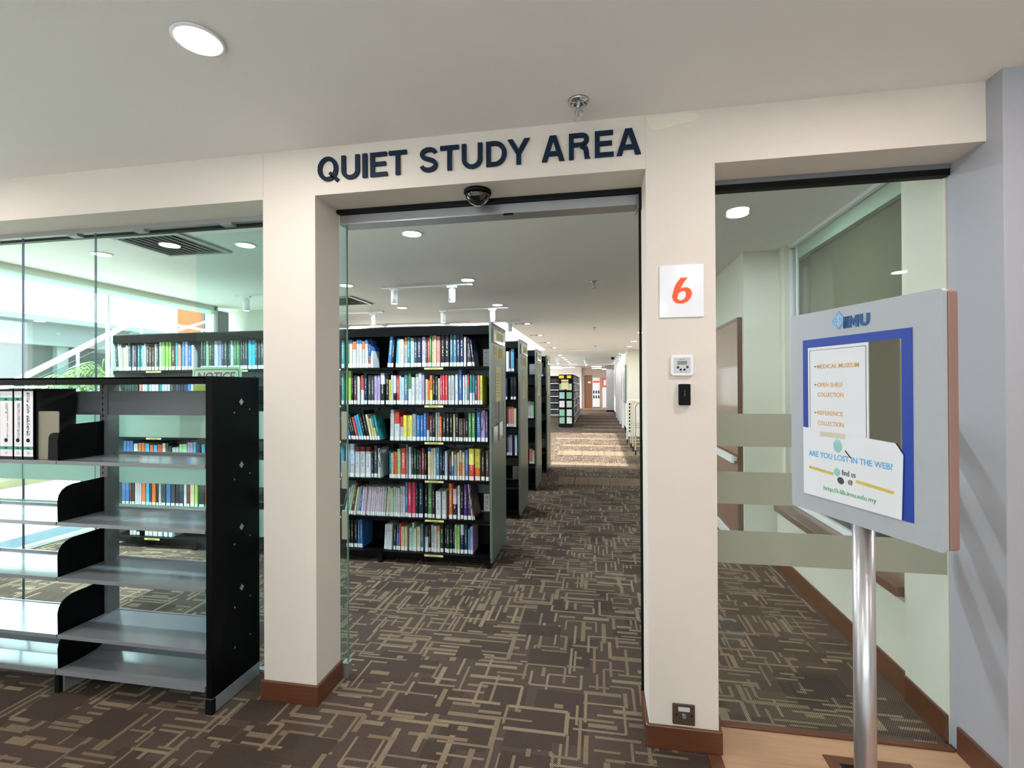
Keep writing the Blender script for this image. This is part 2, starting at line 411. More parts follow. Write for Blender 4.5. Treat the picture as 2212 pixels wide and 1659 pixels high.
struct(b.build('wall_left', CREAM2))
w4 = thing('window_4', None, None, (-5.45, 4.3, 1.5)); struct(w4)
b = MB()
b.box(-5.455, -5.42, 2.44, 6.06, .36, .38); b.box(-5.47, -5.41, 2.44, 6.06, .0, .03)
b.box(-5.45, -5.42, 4.54, 4.565, .03, 2.6); b.box(-5.47, -5.38, 6.02, 6.06, .0, 2.6); b.box(-5.47, -5.38, 6.12, 6.3, .3, 2.66, 1)
b.build('window_frame', [WHITE, POSTG], w4)
b = MB(); b.box(-5.46, -5.44, 2.44, 6.06, 2.60, 2.66); b.build('transom_film', film('pale_transom_film', 'd8efe6', .7), w4)
b = MB(); b.box(-5.440, -5.434, 2.44, 6.03, .03, 2.6); b.build('pane', glass('outer_window_glass', (.93, .985, .975)), w4)
# unseen hall walls: left window, back window band opened to brighten the lintel and ceiling
b = MB()
b.box(-8, 5.1, -6.2, -6, 0, 1.4); b.box(-8, 5.1, -6.2, -6, 2.35, CH+.01); b.box(-8, -5.4, -6.2, -6, 1.4, 2.35); b.box(2.4, 5.1, -6.2, -6, 1.4, 2.35)
for x in (-2.8, -.2): b.box(x, x+.12, -6.2, -6, 1.4, 2.35)
b.box(5.0, 5.2, -6, 2.4, 0, CH+.01); b.box(2.7, 5.1, 2.1, 2.3, 0, CH+.01)
struct(b.build('wall_back', PLASTER))
b = MB()
b.box(-8.1, -8, -6, 2.3, 0, .9); b.box(-8.1, -8, -6, 2.3, 2.5, CH+.01)
b.box(-8.1, -8, -6, -.9, .5, 2.5); b.box(-8.1, -8, 2.1, 2.3, .5, 2.5)
b.box(-8, -6, 2.15, 2.3, 0, 2.6); b.box(-8, -5.4, -6, 2.3, -.06, -.001)
struct(b.build('wall_hall_left', PLASTER))
# ---------------- glazing of the wall ----------------
def bands(parent, x0, x1, y, name='frosted_band', FROST=FROST):
    for z0, z1 in ((1.268, 1.418), (1.004, 1.152), (.732, .882)):
        b = MB(); b.box(x0, x1, y - .0012, y - .0002, z0, z1); b.build(name, FROST, parent)
w1 = thing('window_1', None, None, (-3.3, 2.36, 1.2)); struct(w1)
for x0, x1 in ((-5.39, -4.35), (-4.347, -3.43), (-3.427, -2.902), (-2.899, -1.645)):
    b = MB(); b.box(x0, x1, 2.356, 2.364, .012, 2.47); b.build('pane', GLASSL, w1)
bands(w1, -5.39, -1.645, 2.356, FROST=FROST_BACKLIT)
b = MB(); b.box(-5.39, -1.642, 2.345, 2.376, 2.462, 2.488, 0); b.box(-5.39, -1.642, 2.40, 2.43, 2.455, 2.488, 1)
for x in (-2.05, -2.62, -3.08, -3.7): b.box(x, x+.07, 2.342, 2.38, 2.448, 2.466, 0)
b.build('head_rail', [ALUD, BLACK], w1)
b = MB(); b.box(-5.39, -1.642, 2.345, 2.376, 0.0, .014); b.build('floor_channel', ALUD, w1)
for x in (-3.4285, -2.9005):
    b = MB(); b.box(x-.0015, x+.0015, 2.354, 2.366, .014, 2.46); b.build('silicone_joint', mat('silicone', '6f6f86', .5), w1)

w2 = thing('window_2', None, None, (.98, 2.36, 1.2)); struct(w2)
b = MB(); b.box(.497, 1.470, 2.356, 2.364, .014, 2.45); b.build('pane', GLASSR, w2)
bands(w2, .497, 1.470, 2.356)
b = MB(); b.box(.497, 1.485, 2.34, 2.38, 2.440, 2.466, 0); b.box(.497, 1.485, 2.335, 2.385, 2.466, 2.487, 1); b.build('head_rail', [BLACKM, POSTG], w2)

d1 = thing('door_1', None, None, (-.57, 2.4, 1.2)); struct(d1)
b = MB(); b.box(-1.354, .190, 2.375, 2.47, 2.418, 2.466, 0); b.box(-1.354, .211, 2.345, 2.47, 2.468, 2.487, 1); b.box(.192, .2, 2.374, 2.47, 2.40, 2.47, 0); b.box(.2, .211, 2.345, 2.38, 2.385, 2.468, 1)
b.build('track_housing', [ALU, BLACKM], d1)
b = MB(); b.box(-.46, -.41, 2.372, 2.376, 2.408, 2.418); b.build('track_label', BLACKM, d1)
lf = MB(); lf.box(-2.25, -1.322, 2.391, 2.401, .02, 2.42); lf = lf.build('sliding_leaf', GLASSL, d1)
for z0, z1 in ((1.268, 1.418), (1.004, 1.152), (.732, .882)):
    b = MB(); b.box(-1.355, -1.323, 2.3898, 2.3908, z0, z1); b.build('frosted_band', FROST, d1)
b = MB(); b.box(-1.325, -1.321, 2.390, 2.402, .02, 2.42); b.build('leaf_edge', mat('glass_edge_green', '5f8a7c', .2), d1)
b = MB(); b.box(-1.353, -1.315, 2.378, 2.42, .0, .075); b.build('floor_guide', ALU, d1)
b = MB(); b.box(.2, .2115, 2.376, 2.384, .0, 2.40); b.build('jamb_seal', BLACKM, d1)

# motion sensor dome under the lintel
s = thing('motion_sensor', 'glossy black dome motion sensor under the lintel above the doorway', 'sensor', (-.56, 2.245, 2.47))
b = MB(); b.lathe([(.064, .018), (.066, .010), (.066, .004), (.062, 0)], (-.56, 2.245, 2.47), 32); b.build('sensor_base', BLACKM, s, smooth=True)
b = MB(); b.lathe([(.060, .0), (.058, -.012), (.050, -.026), (.036, -.040), (.018, -.050), (.003, -.053)], (-.56, 2.245, 2.47), 32)
b.build('sensor_dome', mat('black_gloss', '060607', .05, coat=1), s, smooth=True)

# ---------------- QUIET STUDY AREA ----------------
lt = thing('wall_lettering', 'navy raised letters spelling QUIET STUDY AREA above the doorway', 'sign', (-.57, WY, 2.61))
LX = [(-1.334, -1.224), (-1.209, -1.116), (-1.1, -1.077), (-1.06, -0.975), (-0.965, -0.877), (-0.813, -0.724), (-0.712, -0.622), (-0.608, -0.511), (-0.493, -0.398), (-0.394, -0.292), (-0.238, -0.137), (-0.117, -0.024), (-0.004, 0.077), (0.089, 0.192)]
z0, z1 = 2.5515, 2.6650; S = .0212
def arc(cx, cz, rx, rz, a0, a1, n=14): return [(cx + rx*math.cos(R(a0+(a1-a0)*k/n)), cz + rz*math.sin(R(a0+(a1-a0)*k/n))) for k in range(n+1)]
def letter(ch, x0, x1):
    y0, y1 = WY-.012, WY-.001; b = MB(); w_ = x1-x0; H = z1-z0; h = .0185
    cnt = [0]
    def P(pts):
        cnt[0] += 1; b.prism(pts, y0 - .00025*(cnt[0] % 3), y1)
    def band(outer, inner):   # strip between two open polylines
        n = len(outer)
        for i in range(n-1): P([outer[i], outer[i+1], inner[i+1], inner[i]])
    if ch == 'I': P([(x0,z0),(x1,z0),(x1,z1),(x0,z1)])
    elif ch == 'T':
        c = (x0+x1)/2; P([(x0,z1-h),(c-S/2,z1-h),(c-S/2,z0),(c+S/2,z0),(c+S/2,z1-h),(x1,z1-h),(x1,z1),(x0,z1)])
    elif ch == 'E':
        m_ = (z0+z1)/2 + .002
        P([(x0,z0),(x1,z0),(x1,z0+h),(x0+S,z0+h),(x0+S,m_-h/2),(x1-.007,m_-h/2),(x1-.007,m_+h/2),(x0+S,m_+h/2),(x0+S,z1-h),(x1-.002,z1-h),(x1-.002,z1),(x0,z1)])
    elif ch == 'U':
        r = w_/2; c = (x0+x1)/2; zc = z0+r*.86
        band([(x0,z1)] + arc(c,zc,r,r*.9,180,360) + [(x1,z1)], [(x0+S,z1)] + arc(c,zc,r-S,(r*.9-h),180,360) + [(x1-S,z1)])
    elif ch == 'Y':
        c = (x0+x1)/2; zm = z0 + H*.40
        P([(x0,z1),(x0+S*1.15,z1),(c,zm+.022),(x1-S*1.15,z1),(x1,z1),(c+S/2,zm),(c+S/2,z0),(c-S/2,z0),(c-S/2,zm)])
    elif ch == 'A':
        c = (x0+x1)/2; t = S*1.1
        P([(x0,z0),(x0+t,z0),(c,z1-.022),(x1-t,z0),(x1,z0),(c+.0145,z1),(c-.0145,z1)])
        f = lambda z: (c-(x0+t)) * (1 - (z-z0)/(z1-.022-z0))
        za, zb = z0+.024, z0+.043
        P([(c-f(za)-.002,za),(c+f(za)+.002,za),(c+f(zb)+.002,zb),(c-f(zb)-.002,zb)])
    elif ch == 'D':
        c = x0+w_*.42; cz = (z0+z1)/2
        P([(x0,z0),(x0+S,z0),(x0+S,z1),(x0,z1)])
        band([(x0+S,z1),(c,z1)] + arc(c,cz,x1-c,H/2,90,-90)[1:-1] + [(c,z0),(x0+S,z0)], [(x0+S,z1-h),(c,z1-h)] + arc(c,cz,x1-c-S,H/2-h,90,-90)[1:-1] + [(c,z0+h),(x0+S,z0+h)])
    elif ch == 'R':
        P([(x0,z0),(x0+S,z0),(x0+S,z1),(x0,z1)]); hb = H*.52; cz = z1-hb/2; c = x0+w_*.6; xr = x1-.005
        band([(x0+S,z1),(c,z1)] + arc(c,cz,xr-c,hb/2,90,-90)[1:-1] + [(c,z1-hb),(x0+S,z1-hb)], [(x0+S,z1-h),(c,z1-h)] + arc(c,cz,xr-c-S,hb/2-h,90,-90)[1:-1] + [(c,z1-hb+h*.9),(x0+S,z1-hb+h*.9)])
        zt = z1-hb+.008
        P([(c-.008,zt),(c+.012,zt+.002),(x1-.012,zt-.012),(x1-.006,zt-.03),(x1-.004,z0+.008),(x1,z0),(x1-S-.003,z0),(x1-S-.006,z0+.02),(x1-S-.009,zt-.022),(c-.008,zt-.014)])
    elif ch == 'Q':
        c = (x0+x1)/2-.002; cz = (z0+z1)/2; rx = w_/2-.002; rz = H/2+.002
        band(arc(c,cz,rx,rz,0,360,36), arc(c,cz,rx-S,rz-h,0,360,36))
        P([(c+.004,z0+.032),(c+.016,z0+.043),(x1+.002,z0+.004),(x1-.011,z0-.010)])
    elif ch == 'S':
        c = (x0+x1)/2; r = w_/2; zt = z1-H*.27; zb = z0+H*.285
        # centre line of the S with varying half width
        pts = arc(c,zt,r-S*.5,H*.27-h*.5,12,90,6) + arc(c,zt,r-S*.5-.002,H*.27-h*.5,90,245,12)[1:] + arc(c,zb,r-S*.5,H*.285-h*.5,62,-90,12) + arc(c,zb,r-S*.5,H*.285-h*.5,-90,-170,7)[1:]
        L_, Q_ = [], []
        for i, p in enumerate(pts):
            a = pts[max(0,i-1)]; d = pts[min(len(pts)-1,i+1)]; dx, dz = d[0]-a[0], d[1]-a[1]; l = math.hypot(dx,dz) or 1
            L_.append((p[0]-dz/l*S*.47, p[1]+dx/l*S*.47)); Q_.append((p[0]+dz/l*S*.47, p[1]-dx/l*S*.47))
        band(L_, Q_)
    return b
for ch, (a, c) in zip('QUIETSTUDYAREA', LX):
    letter(ch, a, c).build('letter_' + ch.lower(), DKBLUE, lt)

# ---------------- things on the right pillar ----------------
s = thing('number_sign', 'square white sign with an orange 6 on the right pillar', 'sign', (.3555, WY, 1.95))
b = MB(); b.rbox(.266, .446, 1.840, 2.063, WY-.006, WY-.001, .003); b.build('sign_plate', mat('sign_white', 'e6e7f0', .22, coat=.5, var=.01), s)
b = MB(); x6, z6 = .317, 1.898
band_o, band_i = [], []
o6 = [(.030,.001),(.058,.004),(.076,.020),(.082,.042),(.077,.060),(.062,.071),(.044,.072),(.058,.090),(.070,.109),(.042,.109),(.020,.082),(.005,.055),(.000,.032),(.006,.012)]
i6 = [(.030,.018),(.044,.014),(.055,.024),(.057,.041),(.050,.053),(.036,.052),(.025,.040),(.023,.027)]
# strip from outer curve to counter, drawn as quads
ring_o = [(.030,.000),(.046,.000),(.064,.008),(.077,.024),(.082,.042),(.077,.058),(.063,.068),(.046,.068),(.036,.064),(.018,.074),(.005,.052),(.000,.030),(.006,.011),(.018,.002)]
ring_i = [(.032,.014),(.040,.014),(.049,.019),(.055,.028),(.057,.041),(.054,.050),(.048,.053),(.041,.052),(.032,.047),(.027,.043),(.024,.036),(.022,.030),(.023,.022),(.027,.016)]
for i in range(len(ring_o)):
    j = (i+1) % len(ring_o)
    q = [ring_o[i], ring_o[j], ring_i[j], ring_i[i]]
    b.prism([(x6+p[0], z6+p[1]) for p in q], WY-.0072, WY-.0058)
b.prism([(x6+p[0], z6+p[1]) for p in [(.005,.052),(.027,.043),(.032,.047),(.036,.064),(.042,.078),(.052,.094),(.066,.110),(.036,.110),(.020,.090),(.010,.070)]], WY-.0075, WY-.0058)
b.build('numeral_6', ORANGE, s)

t = thing('thermostat', 'white thermostat with small display below the number sign', 'thermostat', (.355, WY, 1.634))
b = MB(); b.rbox(.309, .402, 1.590, 1.679, WY-.014, WY-.001, .012); b.build('housing', WHITE, t, bevel=.003)
b = MB(); b.rbox(.322, .389, 1.604, 1.667, WY-.0165, WY-.0138, .003); b.build('face_plate', GREYP, t)
b = MB(); b.box(.336, .375, WY-.0175, WY-.0162, 1.637, 1.653); b.build('display', LCD, t)
for x, z in ((.338, 1.626), (.349, 1.616), (.364, 1.616), (.376, 1.627)):
    b = MB(); b.cyl((x, WY-.019, z), (x, WY-.016, z), .0046, n=14); b.build('button', DKBLUE, t)
b = MB(); b.cyl((.349, WY-.0175, 1.6595), (.349, WY-.0162, 1.6595), .002, n=8)
for k in range(7): b.box(.343+k*.0035, .3455+k*.0035, WY-.0172, WY-.0162, 1.6585, 1.661)
b.build('maker_mark', POSTG, t)
t = thing('card_reader', 'slim black card reader on the right pillar below the thermostat', 'card reader', (.362, WY, 1.51))
b = MB(); b.rbox(.335, .390, 1.463, 1.560, WY-.012, WY-.001, .005); b.build('back_plate', WHITE, t)
b = MB(); b.rbox(.339, .387, 1.465, 1.555, WY-.026, WY-.011, .004); b.build('reader_body', BLACK, t, bevel=.002)
b = MB(); b.box(.3625, .3645, WY-.0268, WY-.0258, 1.503, 1.530); b.build('reader_mark', POSTG, t)
t = thing('key_switch_plate', 'bronze square key switch plate low on the right pillar', 'wall switch', (.353, WY, .151))
b = MB(); b.rbox(.308, .399, .108, .195, WY-.008, WY-.001, .004); b.build('plate', BROWNP, t, bevel=.0015)
b = MB(); b.box(.331, .378, WY-.0095, WY-.0078, .166, .184); b.build('indicator_window', GREYP, t)
b = MB(); b.cyl((.354, WY-.018, .150), (.354, WY-.007, .150), .009, n=18); b.build('knob', STEEL, t, smooth=True)
for x in (.324, .385): b = MB(); b.cyl((x, WY-.010, .150), (x, WY-.007, .150), .004, n=10); b.build('screw', BLACKM, t)

# floor box in the laminate
t = thing('floor_box', 'dark framed floor outlet box sunk in the laminate behind the sign', 'floor outlet', (1.05, 2.08, .004))
b = MB()
for a in ((.915, 1.24, 2.165, 2.205), (.915, 1.24, 1.90, 1.94), (.915, .96, 1.94, 2.165), (1.195, 1.24, 1.94, 2.165)): b.box(a[0], a[1], a[2], a[3], .0035, .010)
b.build('floor_frame', SKIRT, t)
b = MB(); b.box(.96, 1.195, 1.94, 2.165, .003, .007); b.build('lid', BLACKM, t)

# ---------------- directory sign on a pole ----------------
Lp = Vector((.617, 1.675)); Rp = Vector((.774, 1.240)); uu = (Rp - Lp); BW = uu.length; ang = math.atan2(uu.y, uu.x)
sg = thing('directory_sign', 'grey framed directory sign on a silver pole in front of the right window', 'sign', ((Lp.x+Rp.x)/2, (Lp.y+Rp.y)/2, 0), rz=ang)
Z0, Z1 = 1.167, 1.767; hw = BW/2      # local x along the board, -y towards the reader
b = MB(); b.rbox(-hw, hw, Z0, Z1, -.006, .006, .008); b.build('board_face', SILVER, sg)
b = MB(); b.rbox(-hw+.004, hw+.001, Z0+.003, Z1-.002, .008, .036, .008); b.build('board_back', BRONZE, sg, bevel=.003)
b = MB(); b.rbox(-hw+.002, hw-.001, Z0+.002, Z1-.002, .005, .009, .008); b.build('shadow_gap', BLACKM, sg)
bx = lambda u: -hw + u
b = MB(); f0, f1, g0, g1 = bx(.0515), bx(.3935), 1.2165, 1.686
b.box(f0, f1, -.0075, -.0055, 1.662, g1); b.box(f0, f1, -.0075, -.0055, g0, g0+.02); b.box(f0, f0+.024, -.0075, -.0055, g0+.02, 1.662); b.box(f1-.027, f1, -.0075, -.0055, g0+.02, 1.662)
b.build('blue_border', BLUE, sg)
b = MB(); b.box(f0+.024, f1-.027, -.0072, -.0058, g0+.02, 1.662); b.build('clear_window', mat('mirror_acrylic', '9fa59b', .03, metal=1, var=.02), sg)
# upper paper
up = MB(); up.box(bx(.0735), bx(.2775), -.0092, -.0078, 1.395, 1.661); up = up.build('directory_sheet', PAPER, sg)
b = MB()
for a in ((.080, .2715, 1.6515, 1.6525), (.080, .081, 1.40, 1.6525), (.2705, .2715, 1.40, 1.6525)): b.box(bx(a[0]), bx(a[1]), -.0097, -.0091, a[2], a[3])
b.build('sheet_border', BLACKM, up)
OCH = mat('ochre_ink', 'd9a768', .6, var=.05); b = MB()
def arrow(mb, u, z, mi=1):
    mb.box(bx(u), bx(u+.011), -.0097, -.0091, z-.0005, z+.0005, mi)
    mb.prism([(bx(u-.001), z), (bx(u+.004), z+.003), (bx(u+.004), z+.0018), (bx(u+.001), z), (bx(u+.004), z-.0018), (bx(u+.004), z-.003)], -.0097, -.0091, 'y', mi)
UX, UZ, NN = (1,0,0), (0,0,1), (0,-1,0)
for s_, u, z, w_ in (('MEDICAL MUSEUM', .110, 1.5965, .140), ('OPEN SHELF', .110, 1.5425, .088), ('COLLECTION', .110, 1.5140, .090), ('REFERENCE', .110, 1.4600, .088), ('COLLECTION', .110, 1.4300, .090)):
    text(b, s_, (bx(u), -.0092, z), UX, UZ, w_, .0125, .0006, .007, n=NN); b.build('sheet_print', OCH, up); b = MB()
for z in (1.603, 1.549, 1.4665): b = MB(); arrow(b, .0985, z, 0); b.build('arrow_print', BLACKM, up)
# lower paper, one corner cut
lo = MB(); lo.prism([(bx(.057), 1.2175), (bx(.367), 1.2175), (bx(.372), 1.377), (bx(.352), 1.4035), (bx(.056), 1.420)], -.0122, -.0102)
lo = lo.build('web_sheet', PAPER, sg)
b = MB(); b.box(bx(.121), bx(.208), -.0130, -.0121, 1.398, 1.412); b.build('tape', mat('masking_tape', 'd8cfbf', .5), lo)
CYB = mat('sky_blue_ink', '6aaee0', .6, var=.05); GRI = mat('green_ink', '55a878', .6, var=.05); ROPE = mat('rope_print', 'd6c25e', .7, var=.2, vscale=60); GLB = mat('globe_print', '9fd0cf', .6, var=.35, vscale=50)
b = MB()
def slanted(mb, s_, u, z, w_, h_, sl, off, mi):
    d = Vector((1, 0, -sl)).normalized(); text(mb, s_, (bx(u), -.0123, z), tuple(d), (sl*.0, 0, 1), w_, h_, .0006, off, mi=mi, n=NN)
slanted(b, 'ARE YOU LOST IN THE WEB?', .078, 1.335, .268, .0165, 0.0, .014, 0); b.build('sheet_print', CYB, lo); b = MB()
slanted(b, 'find us', .196, 1.2965, .044, .0155, 0.0, -.005, 0); b.build('sheet_print', BLACKM, lo); b = MB()
slanted(b, '@', .216, 1.2735, .0145, .0145, 0.0, 0.0, 0); b.build('sheet_print', BLACKM, lo); b = MB()
slanted(b, 'http://i-lib.imu.edu.my', .133, 1.2385, .168, .0165, 0.0, .004, 0); b.build('sheet_print', GRI, lo)
for a, c, zz in ((.078, .166, 1.300), (.240, .348, 1.287)):
    n = 14; b = MB()
    for k in range(n):
        u = a + (c-a)*k/n; du = (c-a)/n*1.25; z = zz - (.004 if a > .2 else .003)*k/n*2
        b.prism([(bx(u), z-.004), (bx(u+du*.8), z-.0035), (bx(u+du), z+.0045), (bx(u+.002), z+.004)], -.0128-.00001*k, -.0122, 'y')
    b.build('rope_print', ROPE, lo)
b = MB()
b.prism([(bx(.183)+.0145*math.cos(R(a)), 1.376+.019*math.sin(R(a))) for a in range(0, 360, 20)], -.0128, -.0122); b.build('globe_print', GLB, lo); b = MB()
b.prism([(bx(.180)+.0105*math.cos(R(a)), 1.302+.0115*math.sin(R(a))) for a in range(0, 360, 20)], -.0128, -.0122)
b.build('globe_print', GLB, lo)
b = MB(); b.prism([(bx(.206), 1.365), (bx(.2085), 1.367), (bx(.227), 1.349), (bx(.2245), 1.347)], -.0128, -.0122); b.build('handle_print', BLACKM, lo); b = MB()
b.prism([(bx(.192)+.010*math.cos(R(a))+.0045*math.sin(R(a)), 1.280+.0085*math.sin(R(a))-.005*math.cos(R(a))) for a in range(0, 360, 24)], -.0128, -.0122)
b.build('magnifier_print', mat('dark_grey_print', '3f4a46', .6, var=.3, vscale=60), lo)
# logo
NAVY = mat('logo_blue', '1d5590', .5); SKYB = mat('logo_light_blue', '6ea6dc', .5); LINES = mat('logo_line', 'cfe4f2', .5)
b = MB(); cu_, cz_ = bx(.1845), 1.7305
b.prism([(cu_-.0235, cz_), (cu_, cz_-.0265), (cu_+.0235, cz_), (cu_, cz_+.0265)], -.0075, -.0055)
lg = b.build('logo_diamond', SKYB, sg)
b = MB()
for rr in (.0145, .0075):
    for k in range(24):
        a0, a1 = R(15*k), R(15*k+16); sx = 1 if rr > .01 else .45; R0 = .0145
        b.prism([(cu_+sx*R0*math.cos(a0), cz_+R0*math.sin(a0)), (cu_+sx*R0*math.cos(a1), cz_+R0*math.sin(a1)), (cu_+sx*(R0-.0013)*math.cos(a1), cz_+(R0-.001)*math.sin(a1)), (cu_+sx*(R0-.0013)*math.cos(a0), cz_+(R0-.001)*math.sin(a0))], -.0082, -.0074)
for dz in (-.007, 0, .007):
    ww = math.sqrt(.0145**2 - dz*dz); b.box(cu_-ww, cu_+ww, -.0082, -.0074, cz_+dz-.0005, cz_+dz+.0005)
sp = [(cu_+.0035*math.sin(k*.9)*(1-.05*k), cz_+.021-.0026*k) for k in range(16)]
for p, q in zip(sp, sp[1:]): b.prism([(p[0]-.0011, p[1]), (p[0]+.0011, p[1]), (q[0]+.0011, q[1]), (q[0]-.0011, q[1])], -.0086, -.0074)
b.build('globe_lines', LINES, lg)
b = MB()
for k in range(3): b.box(bx(.2000+.0036*k), bx(.2017+.0036*k), -.0085, -.0055, 1.706, 1.738)
b.box(bx(.2107), bx(.2145), -.0085, -.0055, 1.706, 1.738)
x0 = bx(.2165); x1 = bx(.2475); t_ = .0085   # M
b.prism([(x0,1.706),(x0+t_,1.706),(x0+t_,1.728),((x0+x1)/2,1.710),(x1-t_,1.728),(x1-t_,1.706),(x1,1.706),(x1,1.7385),(x1-t_,1.7385),((x0+x1)/2,1.724),(x0+t_,1.7385),(x0,1.7385)], -.0085, -.0055)
x0 = bx(.2515); x1 = bx(.2805); c_ = (x0+x1)/2; r_ = (x1-x0)/2
oo = [(x0,1.7385)] + arc(c_, 1.706+r_*.9, r_, r_*.9, 180, 360, 10) + [(x1,1.7385)]; ii = [(x0+t_,1.7385)] + arc(c_, 1.706+r_*.9, r_-t_, r_*.9-t_*.8, 180, 360, 10) + [(x1-t_,1.7385)]
for i in range(len(oo)-1): b.prism([oo[i], oo[i+1], ii[i+1], ii[i]], -.0085, -.0055)
b.build('logo_lettering', NAVY, sg)
b = MB(); b.cyl((.0, .020, .012), (.0, .020, Z0+.05), .026, n=32); b.build('pole', STEEL, sg, smooth=True)
b = MB(); b.lathe([(.19, 0), (.19, .008), (.17, .014), (.035, .020)], (0, .02, 0), 40); b.build('base_disc', STEEL, sg, smooth=True)
